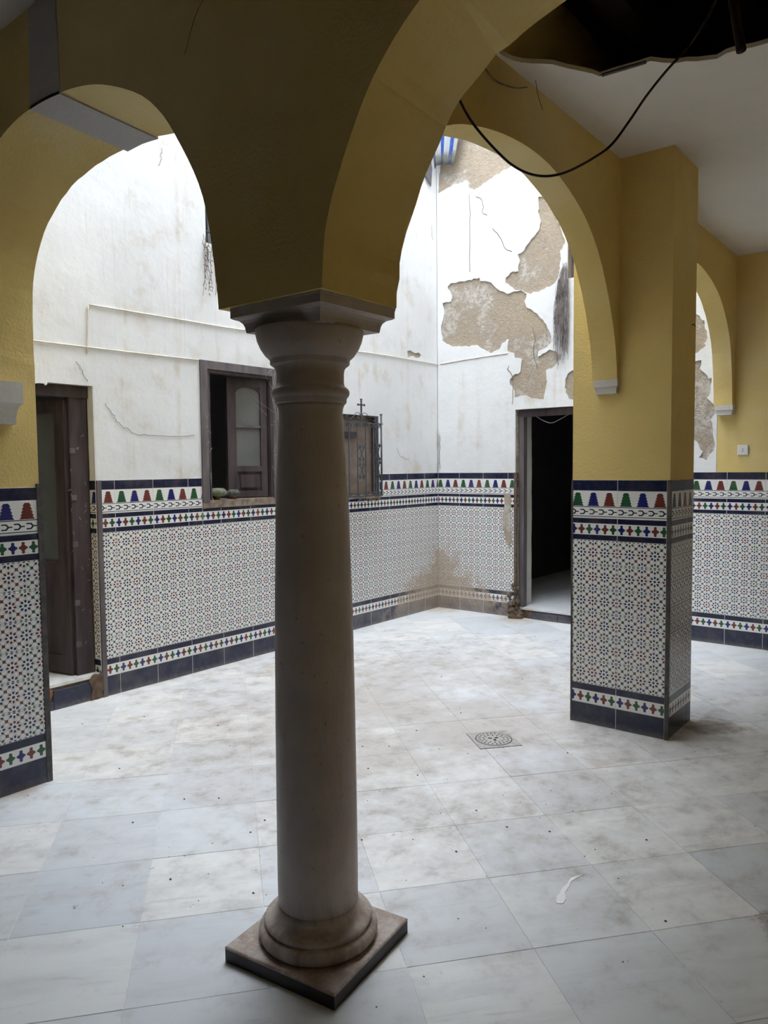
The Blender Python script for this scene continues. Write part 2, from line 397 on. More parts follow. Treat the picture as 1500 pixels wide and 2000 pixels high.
def wainscot(parent,org,ud,nrm,length,tw,first,skirt,cuts=(),tag_name='tile',stop_z=9,rows=None):
    """courses of tiles on a wall; org = lower left corner as seen, ud = direction to the viewer's right,
    first = width of the first (cut) tile, cuts = (u0,z0,u1,z1) openings"""
    ud=Vector(ud); nrm=Vector(nrm); g=.0010; off=parent_loc(parent)
    z=0; courses=[('skirt',skirt)]; GB=B()
    for k,h,n in BANDS: courses+=[(k,h)]*n
    for k,h in courses:
        s=0; e=first; uu=1-first/tw
        while s<length-1e-4:
            e=min(e,length); segs=[(s,e,z,z+h)]
            for (a0,z0,a1,z1) in cuts:
                ns=[]
                for (p,q,r,t) in segs:
                    if q<=a0 or p>=a1 or t<=z0+.002 or r>=z1-.002: ns.append((p,q,r,t)); continue
                    if p<a0-.004: ns.append((p,a0,r,t))
                    if q>a1+.004: ns.append((a1,q,r,t))
                    if r<z0-.012: ns.append((max(p,a0),min(q,a1),r,z0))
                segs=ns
            for (p,q,r,t) in segs:
                if q-p<.006: continue
                me=tile_mesh(k,q-p-2*g,t-r-2*g,uu+(p-s)/tw,uu+(q-s)/tw,(r-z)/h,(t-z)/h)
                A_=Vector(org)+ud*p-nrm*.0011; B_=Vector(org)+ud*q-nrm*.008; lo=[min(A_[i],B_[i]) for i in range(2)]; hi=[max(A_[i],B_[i]) for i in range(2)]
                GB.box((lo[0],lo[1],r),(hi[0],hi[1],t))
                o=link(tag_name,me,parent); P=Vector(org)+ud*(p+g)+Vector((0,0,r+g))
                m=Matrix(((ud.x,-nrm.x,0,P.x-off.x),(ud.y,-nrm.y,0,P.y-off.y),(0,0,1,P.z-off.z),(0,0,0,1)))
                o.matrix_local=m@Matrix.Translation((0,random.uniform(0,.0008),0))
            s=e; uu=0; e=s+tw
        z+=h
    GB.build('grout',MAT['joint'],parent)['kind']='stuff'
    return z

# ---------------- floor ----------------
fl=B().box((-.75,-.7,-.12),(6.70,4.75,-.0018)).build('floor',MAT['marble']); tag(fl,'pale grey-white marble paving laid diagonally through courtyard and galleries','floor',kind='structure')
ang=math.radians(50.3); e1=Vector((math.sin(ang),-math.cos(ang),0)); e2=Vector((math.cos(ang),math.sin(ang),0))
S0,T0,SW,TW_=.0885,2.105,.405,.411
def slab_mesh():
    w,h,g,c=SW,TW_,.0010,.0009; b=B()
    a=[(-w/2+g,-h/2+g),(w/2-g,-h/2+g),(w/2-g,h/2-g),(-w/2+g,h/2-g)]; i_=[(x-math.copysign(c,x),y-math.copysign(c,y)) for x,y in a]
    b.loft([[(x,y,-.012) for x,y in a],[(x,y,-c) for x,y in a],[(x,y,0) for x,y in i_]])
    me=bpy.data.meshes.new('floor_tile'); me.from_pydata(b.v,[],b.f); me.materials.append(MAT['marble']); return me
sm=slab_mesh(); rotz=math.atan2(e1.y,e1.x)
for i in range(-14,16):
    for j in range(-6,22):
        c=e1*(S0+(i+.5)*SW)+e2*(T0+(j-5+.5)*TW_)
        if -.6<c.x<6.62 and -.55<c.y<4.62:
            o=link('paving_tile',sm,fl,(c.x,c.y,random.uniform(-.0006,.0004))); o.rotation_euler=(random.uniform(-.0008,.0008),random.uniform(-.0008,.0008),rotz+random.choice((0,PI)))

# ---------------- walls ----------------
ZT=9.2; ZP=8.8  # unseen upper walls made extra tall to even out the yard light
X1A,X1B=1.475,1.80
# wall_left: whitewashed long wall with door and windows (plane Y=4.474)
YW=4.478
D1=(1.74,2.64,2.03)          # door opening x0,x1,top
W1=(3.478,4.25,1.245,2.285)  # casement window
W2=(4.86,5.55,1.225,1.97)    # barred window
W3=(3.565,4.25,3.14,4.15)    # upper window
core=[[(-.75,0),(D1[0],0),(D1[0],D1[2]),(D1[1],D1[2]),(D1[1],0),(6.80,0),(6.80,ZT),(-.75,ZT)],rect(W1[0],W1[2],W1[1],W1[3]),rect(W2[0],W2[2],W2[1],W2[3]),rect(W3[0],W3[2],W3[1],W3[3])]
wl=sheet('wall_left',core,'Y',YW+.008,.30,'render'); tag(wl,'long wall with dark doorway, casement window and barred window above tiled dado','wall',kind='structure')
skin=[[(1.0,1.42),(D1[0],1.42),(D1[0],D1[2]),(D1[1],D1[2]),(D1[1],1.42),(W1[0],1.42),(W1[0],W1[3]),(W1[1],W1[3]),(W1[1],1.42),
    (W2[0],1.42),(W2[0],W2[3]),(W2[1],W2[3]),(W2[1],1.42),(6.531,1.42),(6.531,ZT),(1.0,ZT)],rect(W3[0],W3[2],W3[1],W3[3])]
holes1=[[(6.0102, 2.6294), (6.0613, 2.6452), (6.1472, 2.6245), (6.1998, 2.6405), (6.2436, 2.6197), (6.2256, 2.5871), (6.1467, 2.5839), (6.095, 2.5986), (6.0263, 2.5711)],
        [(2.2253, 2.1804), (2.2499, 2.177), (2.2548, 2.141), (2.2625, 2.0992), (2.2331, 2.063), (2.2211, 2.0711)]]
holes1=[rough(h,.004,.02,i) for i,h in enumerate(holes1)]
sk=sheet('plaster',skin+holes1,'Y',YW,.0085,'white',wl)
# wall_back: peeling wall closing the yard and the side gallery (plane X=6.531)
XW=6.535
D2=(2.62,3.565,2.035)
U2=(2.45,3.03,3.20,3.60)
core=[[(-.7,0),(D2[0],0),(D2[0],D2[2]),(D2[1],D2[2]),(D2[1],0),(4.78,0),(4.78,ZT),(-.7,ZT)],rect(U2[0],U2[2],U2[1],U2[3])]
wb=sheet('wall_back',core,'X',XW+.010,.30,'render'); tag(wb,'far wall with peeling whitewash over brown render and an open doorway','wall',kind='structure')
pA=[(4.4601, 4.287), (4.3653, 4.3163), (4.2721, 4.33), (4.108, 4.3363), (4.0962, 4.2688), (4.0308, 4.2188), (3.9134, 4.2605), (3.7984, 4.2964), (3.6856, 4.3316), (3.5478, 4.364), (3.3604, 4.4471), (3.3623, 5.0954), (4.3716, 5.418), (4.381, 4.8577), (4.4134, 4.6739), (4.4463, 4.4528)]
z8=[(3.3222, 3.9995), (3.3288, 3.8636), (3.3004, 3.7702), (3.3212, 3.6869), (3.4202, 3.6054), (3.492, 3.517), (3.5386, 3.5101), (3.5239, 3.4588), (3.5383, 3.3523), (3.6016, 3.3628), (3.6686, 3.309), (3.6761, 3.2646), (3.5793, 3.1913), (3.4914, 3.1586), (3.4047, 3.1227), (3.3194, 3.1264), (3.2354, 3.1515), (3.1527, 3.1762), (3.1189, 3.2391), (3.1055, 3.2741), (3.0993, 3.3842), (3.0996, 3.4583), (3.0528, 3.5234), (3.1008, 3.68), (3.1693, 3.8172), (3.2525, 3.9775)]
z4=[(4.4096, 3.1685), (4.3653, 3.1731), (4.2994, 3.1746), (4.2947, 3.2371), (4.3468, 3.3261), (4.2985, 3.3546), (4.1903, 3.3556), (4.063, 3.3566), (3.9693, 3.3592), (3.9549, 3.3184), (3.8567, 3.3064), (3.8063, 3.2604), (3.7562, 3.2096), (3.6572, 3.1519), (3.5792, 3.1658), (3.4926, 3.1612), (3.4412, 3.1233), (3.4677, 3.0565), (3.4448, 3.0028), (3.3693, 2.9506), (3.3412, 2.9218), (3.2761, 2.8551), (3.2116, 2.756), (3.184, 2.6867), (3.1928, 2.6297), (3.2475, 2.594), (3.3122, 2.5757), (3.3269, 2.5218), (3.275, 2.5385), (3.2017, 2.581), (3.1291, 2.5405), (3.1074, 2.5136), (3.1197, 2.4571), (3.1827, 2.4049), (3.2467, 2.3855), (3.2336, 2.3092), (3.2405, 2.2094), (3.2642, 2.1187), (3.367, 2.1251), (3.4621, 2.1704), (3.5683, 2.155), (3.5782, 2.2161), (3.6272, 2.28), (3.6253, 2.3318), (3.5939, 2.3638), (3.5163, 2.3916), (3.5087, 2.4508), (3.4896, 2.5206), (3.5688, 2.5351), (3.5825, 2.5861), (3.6471, 2.6047), (3.6373, 2.7121), (3.657, 2.7229), (3.7065, 2.6852), (3.7364, 2.6416), (3.8576, 2.6051), (3.8985, 2.6356), (4.002, 2.7047), (4.1286, 2.7003), (4.2362, 2.7189), (4.3016, 2.7131), (4.4119, 2.7889), (4.4337, 2.883), (4.4219, 2.9731), (4.3925, 3.0605)]
z5=[(2.9998, 2.3561), (3.0385, 2.3101), (3.0524, 2.2619), (3.0377, 2.1621), (3.0107, 2.1028), (2.9403, 2.0902), (2.9421, 2.3837)]
z6=[(1.9182, 2.752), (1.8661, 2.7068), (1.8284, 2.6637), (1.8137, 2.6047), (1.7968, 2.5265), (1.8256, 2.4819), (1.8068, 2.4608), (1.8711, 2.4195), (1.913, 2.3995)]
z7=[(1.9121, 2.3414), (1.8421, 2.3493), (1.8503, 2.2827), (1.8126, 2.241), (1.7841, 2.1907), (1.7631, 2.1986), (1.7598, 2.1027), (1.7909, 2.0376), (1.7347, 1.967), (1.7246, 1.909), (1.7603, 1.8531), (1.7361, 1.7751), (1.7413, 1.6983), (1.7294, 1.6401), (1.7332, 1.592), (1.7741, 1.5637), (1.792, 1.5203), (1.8484, 1.5454), (1.821, 1.5937), (1.8691, 1.6728), (1.9026, 1.7031)]
hl=[rough(h,.007,.025,i+5) for i,h in enumerate((pA,z8,z4,z5,z6,z7))]
zb=1.418
skinb=[[(1.712,zb),(D2[0],zb),(D2[0],D2[2]),(D2[1],D2[2]),(D2[1],zb),(4.474,zb),(4.474,ZT),(1.712,ZT)],rect(U2[0],U2[2],U2[1],U2[3])]
sheet('plaster',skinb+hl,'X',XW-.003,.0135,'white',wb)
sheet('yellow_plaster',[[(-.62,zb),(1.709,zb),(1.709,3.3),(-.62,3.3)]],'X',XW-.003,.0135,'yellow',wb)
YC0,YC1=1.579,1.72
# arcade wall over the column, with its pier: outlines along Y
def xb(y): return 1.80-.045*(y-1.8)/1.68
Af=resample(smooth_curve([(1.800,1.972),(1.812,2.08),(1.864,2.322),(1.994,2.538),(2.096,2.653),(2.22,2.735),(2.447,2.826),(2.723,2.870),(3.00,2.862),(3.22,2.79),(3.38,2.63),(3.46,2.40),(3.478,2.12),(3.478,1.893)],6),60)
Ab=resample(smooth_curve([(1.800,1.972),(1.808,2.08),(1.86,2.31),(1.98,2.52),(2.15,2.66),(2.388,2.748),(2.60,2.776),(2.704,2.777),(2.891,2.765),(3.08,2.73),(3.229,2.660),(3.37,2.545),(3.46,2.36),(3.478,2.15),(3.478,1.893)],6),60)
Bf=resample(smooth_curve([(1.379,1.972),(1.354,2.154),(1.245,2.381),(1.154,2.498),(1.055,2.579),(.9,2.668),(.70,2.735),(.50,2.755),(.28,2.72),(.05,2.62),(-.15,2.45),(-.30,2.22),(-.36,1.972)],6),60)
Bb=resample(smooth_curve([(1.388,1.972),(1.378,2.062),(1.348,2.19),(1.202,2.468),(1.07,2.583),(.993,2.615),(.857,2.660),(.68,2.70),(.50,2.715),(.28,2.69),(.05,2.60),(-.15,2.44),(-.30,2.21),(-.36,1.972)],6),60)
def wob(pts,seed,a=.003):
    rg=random.Random(seed); return [(p+rg.uniform(-a,a),q+rg.uniform(-a,a)) if 0<i<len(pts)-1 else (p,q) for i,(p,q) in enumerate(pts)]
Ab=wob(Ab,1); Bb=wob(Bb,2)
front=[(-.62,ZP),(-.62,1.972)]+Bf[::-1]+Af+[(3.478,0),(4.4765,0),(4.4765,ZP)]
back=[(-.62,ZP),(-.62,1.972)]+Bb[::-1]+Ab+[(3.478,0),(4.4765,0),(4.4765,ZP)]
wf=prism(front,back,'X',X1A,xb).build('wall_front',MAT['yellow']); tag(wf,'shaded yellow stucco wall with two arches resting on the marble column','wall',kind='structure')
# grey plaster band across the soffit of the left arch and up the face
sheet('yard_bounce_skin',[[(YC1+.01,3.2),(4.47,3.2),(4.47,ZP),(YC1+.01,ZP)]],'X',1.801,.006,'white',wf)  # unseen white skin added to bounce neutral light into the yard
def arch_pt(A,y):
    for (a,b) in zip(A,A[1:]):
        if (a[0]-y)*(b[0]-y)<=0 and a[0]!=b[0] and a[1]>2.3: t=(y-a[0])/(b[0]-a[0]); return a[1]+(b[1]-a[1])*t
bb=B(); secs=[]
for i in range(9):
    t=i/8; x=X1A-.004+(xb(2.6)-X1A+.012)*t; y0=2.657+(2.515-2.657)*t; y1=2.875+(2.72-2.875)*t
    zz=lambda y:arch_pt(Af,y)*(1-t)+arch_pt(Ab,y)*t
    ys=[y0+(y1-y0)*j/4 for j in range(5)]
    secs.append([(x,y,zz(y)-.007) for y in ys]+[(x,y,zz(y)+.006) for y in ys[::-1]])
bb.loft(secs)
bb.build('plaster_band',MAT['greyband'],wf)
pf=[(y,arch_pt(Af,y)-.004) for y in(2.657,2.71,2.77,2.82,2.875)]+[(2.858,3.23),(2.665,3.23)]
prism(pf,pf,'X',X1A-.004,X1A+.002).build('plaster_band',MAT['greyband'],wf)
# arcade wall along the side gallery (faces Y=1.579 gallery / 1.72 yard) with the pilaster of the tiled pillar

Cp=resample(smooth_curve([(1.79,1.972),(1.815,2.12),(1.90,2.38),(2.08,2.58),(2.347,2.735),(2.56,2.811),(2.85,2.862),(3.143,2.866),(3.40,2.81),(3.648,2.693),(3.84,2.50),(3.979,2.233),(4.022,2.08),(4.036,1.962)],6),60)
Dp=resample(smooth_curve([(4.44,1.962),(4.52,2.08),(4.56,2.24),(4.70,2.52),(4.90,2.71),(5.12,2.82),(5.386,2.872),(5.62,2.863),(5.90,2.80),(6.13,2.69),(6.339,2.475),(6.42,2.22),(6.445,2.08),(6.452,1.962)],6),60)
out=[(1.79,ZP)]+Cp+Dp+[(6.5305,1.962),(6.5305,ZP)]
outb=[(1.79,ZP)]+wob(Cp,4,.002)+wob(Dp,5,.002)+[(6.5305,1.962),(6.5305,ZP)]
wr=prism(out,outb,'Y',YC0,YC1).build('wall_right',MAT['yellow']); tag(wr,'yellow stucco arcade wall with two arches between column, tiled pillar and far wall','wall',kind='structure')
sheet('yard_bounce_skin',[[(1.82,3.2),(4.064,3.2),(4.064,ZP),(1.82,ZP)]],'Y',YC1+.001,.006,'white',wr)  # added out-of-view white face, brightens the yard by bounce
sheet('yard_bounce_skin',[[(4.478,3.2),(6.53,3.2),(6.53,ZP),(4.478,ZP)]],'Y',YC1+.001,.006,'white',wr)  # second added white face for the same bounce light
def impost(parent,x0,x1,y0,y1,z0,z1,grow=.012,side=1):
    h=z1-z0; b=B()
    prof=[(0,0),(0,.16),(.25,.34),(.45,.42),(1,.5),(1,1)]
    secs=[]
    for g_,t in prof:
        a=grow*g_; secs.append([(x0-a,y0-a,z0+h*t),(x1+a,y0-a,z0+h*t),(x1+a,y1+a,z0+h*t),(x0-a,y1+a,z0+h*t)])
    b.loft(secs); return b.build('impost',MAT['stonewhite'],parent)
impost(wr,4.040,4.075,1.585,1.70,1.887,1.963,.010)
impost(wr,6.462,6.5305,1.585,1.70,1.885,1.965,.010)
impost(wf,1.50,1.636,3.425,3.485,1.704,1.893,.024)
# outer walls and rooms behind the camera
b=B().box((-.75,-.7,0),(6.53,-.4,3.75)); o=b.build('wall_outer',MAT['yellow']); wainscot(o,(6.52,-.391,0),(-1,0,0),(0,1,0),3.6,.288,.288,.134); tag(o,'yellow outer wall of the side gallery beyond the tiled pillar','wall',kind='structure')
b=B().box((-.75,-.4,0),(-.6,4.48,3.75)); o=b.build('wall_near',MAT['darkroom']); tag(o,'unseen inner wall of the near gallery, painted dark to cut bounced light','wall',kind='structure')  # out-of-view wall darkened so less light bounces onto the column side

# ---------------- ceiling with the torn hole ----------------
hole=[(1.86,1.45),(2.2,1.50),(2.70,1.565)]+[(2.8105, 1.5507), (2.8887, 1.4989), (2.9427, 1.4338), (3.0131, 1.3986), (3.0811, 1.361), (3.1653, 1.3243), (3.1707, 1.1767), (3.1797, 1.1164), (3.2551, 1.0374), (3.301, 0.9697), (3.3343, 0.899), (3.3201, 0.8563), (3.3183, 0.8175), (3.3446, 0.7113)]+[(3.36,.52),(3.30,.30),(3.05,.12),(2.6,.06),(2.2,.15),(1.95,.45),(1.86,.9)]
hole=rough(hole,.006,.04,9)
ce=sheet('ceiling',[rect(-.6,-.4,X1A,4.478)+[],],'Z',3.235,.02,'ceilpaint'); tag(ce,'smooth pale ceiling over the near gallery','ceiling',kind='structure')
ce2=sheet('ceiling',[[(X1A+.33,-.4),(6.53,-.4),(6.53,1.579),(X1A+.33,1.579)],hole],'Z',3.145,.018,'ceilpaint'); tag(ce2,'off-white gallery ceiling torn open around a dark hole','ceiling',kind='structure')
ups=B().box((-.75,-.7,3.62),(X1A,4.48,3.78)); ups.box((X1A,-.7,3.62),(6.53,YC0,3.78)); o=ups.build('ceiling',MAT['void']); tag(o,'floor structure coloured near-black for the darkness up in the ceiling hole','ceiling',kind='structure')
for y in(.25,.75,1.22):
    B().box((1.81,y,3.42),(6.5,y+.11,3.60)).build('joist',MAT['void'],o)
bt=B()
bt.tube([(2.62,1.515,3.17),(2.62,1.50,3.60)],.035,8); bt.build('hanging_rubble',MAT['rot'],o)
B().tube(smooth_curve([(2.75, 0.7059, 3.1317), (2.75, 0.693, 3.0289), (2.75, 0.6789, 2.9422), (2.75, 0.6648, 2.8557)]),.016,8).build('old_pipe',MAT['void'],o)
# timber batten at the torn edge
B().tube([(3.1472, 1.3078, 3.139), (3.1613, 1.1267, 3.139)],.007,6).build('batten',MAT['woodgrey'],ce2)

# ---------------- column ----------------
CX,CY=1.635,1.58
co=empty('column',(CX,CY,0),'slender marble column with moulded capital standing on a dark-edged square slab','column')
ra=math.radians(7)
b=B(); R4=Matrix.Translation((CX,CY,0))@Matrix.Rotation(ra,4,'Z')
hs=.203
b.box((-hs,-hs,0),(hs,hs,.043),R4); b.build('slab_edge',MAT['slabside'],co)
b=B(); hs2=.201
b.loft([[R4@Vector(p) for p in((-h,-h,z),(h,-h,z),(h,h,z),(-h,h,z))] for h,z in((.2035,.040),(.2035,.046),(.200,.0485))]); b.build('plinth',MAT['column'],co)
pr=[(.150,.047),(.172,.050),(.181,.060),(.184,.073),(.181,.085),(.172,.094),(.160,.097),(.166,.103),(.167,.110),(.162,.116),(.150,.119),(.136,.128),(.129,.143),(.125,.160)]
B().lathe(pr,(CX,CY),72).build('base',MAT['column'],co)
pr=[(.1235,.155),(.1245,.22),(.1240,.42),(.1222,.74),(.1182,1.055),(.1105,1.365),(.1035,1.52),(.0965,1.64),(.0955,1.662),(.0975,1.676),(.103,1.687)]
B().lathe(pr,(CX,CY),72).build('shaft',MAT['column'],co)
pr=[(.100,1.684),(.1075,1.690),(.1075,1.702),(.111,1.706),(.1155,1.711),(.1172,1.719),(.1155,1.727),(.110,1.733),(.103,1.737),(.1008,1.747),(.1006,1.775),(.1025,1.788),(.109,1.797),(.1145,1.800),(.1185,1.804),(.1185,1.815),(.122,1.819),(.133,1.829),(.146,1.848),(.1555,1.870),(.160,1.890),(.161,1.903)]
B().lathe(pr,(CX,CY),72).build('capital',MAT['column'],co)
ab=B(); x0,x1,y0,y1=1.487,1.812,1.396,1.762
for g_,z in((0,0),): pass
secs=[]
for i_,z in((.033,1.899),(.031,1.908),(.030,1.916),(.026,1.926),(.018,1.934),(.006,1.938),(.0,1.942),(0,1.971)):
    secs.append([(x0+i_,y0+i_,z),(x1-i_,y0+i_,z),(x1-i_,y1-i_,z),(x0+i_,y1-i_,z)])
ab.loft(secs); ab.build('abacus',MAT['column'],co)
mo=B(); rp=rough([(x0-.002,y0-.002),(x1+.002,y0-.002),(x1+.002,y1+.002),(x0-.002,y1+.002)],.004,.03,4)
mo.loft([[(a,b_,1.966) for a,b_ in rp],[(a,b_,1.976) for a,b_ in rough([(x0+.001,y0+.001),(x1-.001,y0+.001),(x1-.001,y1-.001),(x0+.001,y1-.001)],.003,.03,5)][:len(rp)]] if False else [[(a,b_,z) for a,b_ in rp] for z in(1.965,1.9755)]); mo.build('mortar_bed',MAT['coltop'],co)

# ---------------- tiled pillar ----------------
PX0,PX1,PY0,PY1=4.063,4.478,1.292,1.850
tp=empty('tiled_pillar',((PX0+PX1)/2,(PY0+PY1)/2,0),'square yellow pillar sheathed in patterned tiles between the two side arches','pillar')
i_=.009
B().box((PX0+i_,PY0+i_,0),(PX1-i_,PY1-i_,1.409)).build('core',MAT['grout'],tp)
# yellow upper pillar: gallery pilaster and yard side either side of the arcade wall
B().box((PX0+.003,PY0+.003,1.411),(PX1-.003,YC0,3.144)).build('pilaster',MAT['yellow'],tp)
B().box((PX0+.003,YC0,1.411),(PX1-.003,YC1,1.962)).build('pilaster',MAT['yellow'],tp)
B().box((PX0+.003,YC1,1.411),(PX1-.003,PY1-.003,ZP)).build('pilaster',MAT['yellow'],tp)
tw=.281
wainscot(tp,(PX0,PY1,0),(0,-1,0),(-1,0,0),PY1-PY0-.018,tw,.270,.120)
wainscot(tp,(PX0+.020,PY0,0),(1,0,0),(0,-1,0),PX1-PX0-.024,tw,tw,.120)
wainscot(tp,(PX1-.002,PY1,0),(-1,0,0),(0,1,0),PX1-PX0-.004,tw,tw,.120)
wainscot(tp,(PX1,PY0+.002,0),(0,1,0),(1,0,0),PY1-PY0-.004,tw,tw,.120)
B().box((PX0-.002,PY0-.002,0),(PX0+.019,PY0+.017,1.411)).build('corner_trim',MAT['trim'],tp)
B().box((PX0-.0015,PY1-.008,0),(PX0+.009,PY1+.003,1.411)).build('corner_trim',MAT['trim'],tp)

# ---------------- dados on the walls ----------------
cl=[(W1[0]-2.665-.002,1.203,W1[1]-2.665,9),(W2[0]-2.665,1.203,W2[1]-2.665,9)]
wainscot(wl,(2.665,4.474,0),(1,0,0),(0,-1,0),6.531-2.665,.2935,.100,.134,cl)
wainscot(wb,(6.531,4.474,0),(0,-1,0),(-1,0,0),4.474-D2[1]-.012,.283,.264,.134)
wainscot(wb,(6.531,D2[0],0),(0,-1,0),(-1,0,0),D2[0]+.4,.288,.13,.134)
wainscot(wf,(X1A+.002,3.4695,0),(1,0,0),(0,-1,0),1.752-X1A,.290,.262,.127)
wainscot(wf,(X1A-.0085,4.47,0),(0,-1,0),(-1,0,0),4.47-3.472,.285,.285,.127)
B().box((1.738,3.466,0),(1.764,3.480,1.433)).build('corner_trim',MAT['trim'],wf)
# door reveal tiles and rotten edge posts
wainscot(wl,(2.631,4.552,0),(0,-1,0),(-1,0,0),.070,.2935,.20,.134)
B().box((2.636,4.468,.0),(2.668,4.492,1.425)).build('corner_post',MAT['woodgrey'],wl)
B().box((2.633,4.4785,1.42),(2.6395,4.548,2.029)).build('reveal_plaster',MAT['white'],wl)
B().box((6.522,3.545,.0),(6.545,3.574,1.425)).build('corner_post',MAT['rot'],wb)
wainscot(wb,(6.533,3.562,0),(1,0,0),(0,-1,0),.055,.288,.2,.134)
# exposed rubble where tiles have fallen beside the yard doorway
rb=B(); pts=rough([(3.6874, 1.2134), (3.6134, 1.2146), (3.6017, 0.7362), (3.6301, 0.694), (3.6816, 0.808), (3.7046, 0.9596), (3.6817, 1.0871)],.006,.02,3)
prism(pts,pts,'X',6.522,6.532).build('broken_render',MAT['render'],wb)
for k in range(26):
    t=random.random(); y=3.565+random.uniform(-.07,.05); z=.0+.34*t*t; r=.018+.03*(1-t)
    q=B(); n=6; base=[(random.uniform(-r,r)*.3,0,0)]
    x=6.50+random.uniform(-.03,.03)
    q.loft([[ (x+math.cos(a)*r*s_*.9,y+math.sin(a)*r*s_,z+h_*r) for a in[2*PI*j/n+random.uniform(-.2,.2) for j in range(n)]] for s_,h_ in((.5,-.8),(1,-.2),(.9,.5),(.3,1.1))])
    if k==0: allb=q
    else: allb.add(q.v,q.f)
o=allb.build('rubble',MAT['rot']); tag(o,'brown earth and rotten wood crumbs heaped at the yard doorway jamb','rubble',kind='stuff')

# ---------------- door_1 : doorway in the long wall ----------------
d1=empty('door_1',(2.2,4.56,.16),'dark brown half-glazed door standing open in the long wall','door',kind='structure')
B().box((2.505,4.548,.162),(2.625,4.62,1.97)).build('door_jamb',MAT['wood'],d1)
B().box((1.745,4.548,.162),(1.83,4.62,1.97)).build('door_jamb',MAT['wood'],d1)
B().box((1.745,4.535,1.955),(2.638,4.62,2.028)).build('door_head',MAT['wood'],d1)
B().box((1.74,4.484,.142),(2.635,5.02,.162)).build('threshold',MAT['marble'],d1)
B().box((1.742,4.489,0),(2.62,4.60,.141)).build('step_riser',MAT['rot'],d1)
me=tile_mesh('skirt',.27,.118,0,1); 
for q,(xx,ww) in enumerate(((2.305,.265),)):
    o=link('riser_tile',tile_mesh('skirt',ww,.120,0,1),d1,(xx-2.2,4.478-4.56,.002-.16))
o=link('riser_tile',tile_mesh('skirt',.045,.05,0,1),d1,(2.257-2.2,4.478-4.56,.002-.16))
pb=[(2.20,.055),(2.262,.055),(2.285,.075),(2.30,.10),(2.298,.132),(2.24,.130),(2.20,.118)]
prism(pb,pb,'Y',4.481,4.489).build('broken_brick',MAT['brick'],d1)
pd=rough([(2.55,.0),(2.636,.0),(2.636,.165),(2.57,.16),(2.545,.12),(2.56,.06)],.006,.02,8)
prism(pd,pd,'Y',4.470,4.49).build('rotten_patch',MAT['rot'],d1)
# leaf, hinged on the right jamb and swung into the room
LM=Matrix.Translation((2.497,4.575,0))@Matrix.Rotation(math.radians(102),4,'Z')
lf=empty('door_leaf',(2.497,4.575,.16),None,None); 
lf.parent=d1; lf.location=(2.497-2.2,4.575-4.56,0)
def lbox(name,a,b_,mat,par=lf,Mx=None): return B().box(a,b_,Mx or LM).build(name,mat if not isinstance(mat,str) else MAT[mat],par)
lbox('stile',(0,-.02,.172),(.085,.02,1.945),'wood'); lbox('stile',(.535,-.02,.172),(.62,.02,1.945),'wood')
lbox('rail',(.085,-.02,1.86),(.535,.02,1.945),'wood'); lbox('rail',(.085,-.02,.80),(.535,.02,.90),'wood'); lbox('rail',(.085,-.02,.172),(.535,.02,.29),'wood')
lbox('glass_pane',(.085,-.004,.90),(.535,.004,1.86),'glass')
for k in range(3): lbox('panel',(.09+k*.15,-.010,.29),(.232+k*.15,.010,.80),'wood')
for z in(.35,.62,1.0,1.3,1.6): B().box((2.500,4.540,z),(2.535,4.549,z+.035)).build('hinge',MAT['woodgrey'],d1)
# torn plaster flap at the head
pf=rough([(2.2239, 2.0346), (2.3307, 2.0342), (2.3301, 2.0187), (2.317, 2.0084), (2.3111, 2.0203), (2.2794, 2.0208), (2.2229, 2.0103)],.002,.02,2)
prism(pf,pf,'Y',4.468,4.476).build('plaster_flap',MAT['white'],wl)

# rooms behind
def room(name,a,b_,label,floor_mat=None):
    x0,y0,z0=a; x1,y1,z1=b_; t=.05; k=B()
    k.box((x0-t,y0,z0),(x0,y1,z1)).box((x1,y0,z0),(x1+t,y1,z1)).box((x0-t,y1,z0),(x1+t,y1+t,z1)).box((x0-t,y0,z1),(x1+t,y1+t,z1+t))
    return k
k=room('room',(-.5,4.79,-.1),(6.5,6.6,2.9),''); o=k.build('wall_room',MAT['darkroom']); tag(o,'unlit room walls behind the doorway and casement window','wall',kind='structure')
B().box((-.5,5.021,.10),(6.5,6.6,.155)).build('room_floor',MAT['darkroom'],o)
B().box((3.2,4.79,2.95),(4.7,5.6,4.4)).build('upper_room_dark',MAT['void'],o)  # solid near-black block paints the darkness behind the upper window
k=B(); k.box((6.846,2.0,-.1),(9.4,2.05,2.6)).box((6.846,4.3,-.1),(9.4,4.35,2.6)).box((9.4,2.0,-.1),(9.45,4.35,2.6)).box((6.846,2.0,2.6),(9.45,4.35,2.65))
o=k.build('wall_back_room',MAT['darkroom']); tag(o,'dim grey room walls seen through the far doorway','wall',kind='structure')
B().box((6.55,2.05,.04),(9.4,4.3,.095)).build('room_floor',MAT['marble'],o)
B().box((6.85,2.2,3.1),(7.3,3.2,4.4)).build('upper_room_dark',MAT['void'],o)  # another near-black block in place of the dark room interior

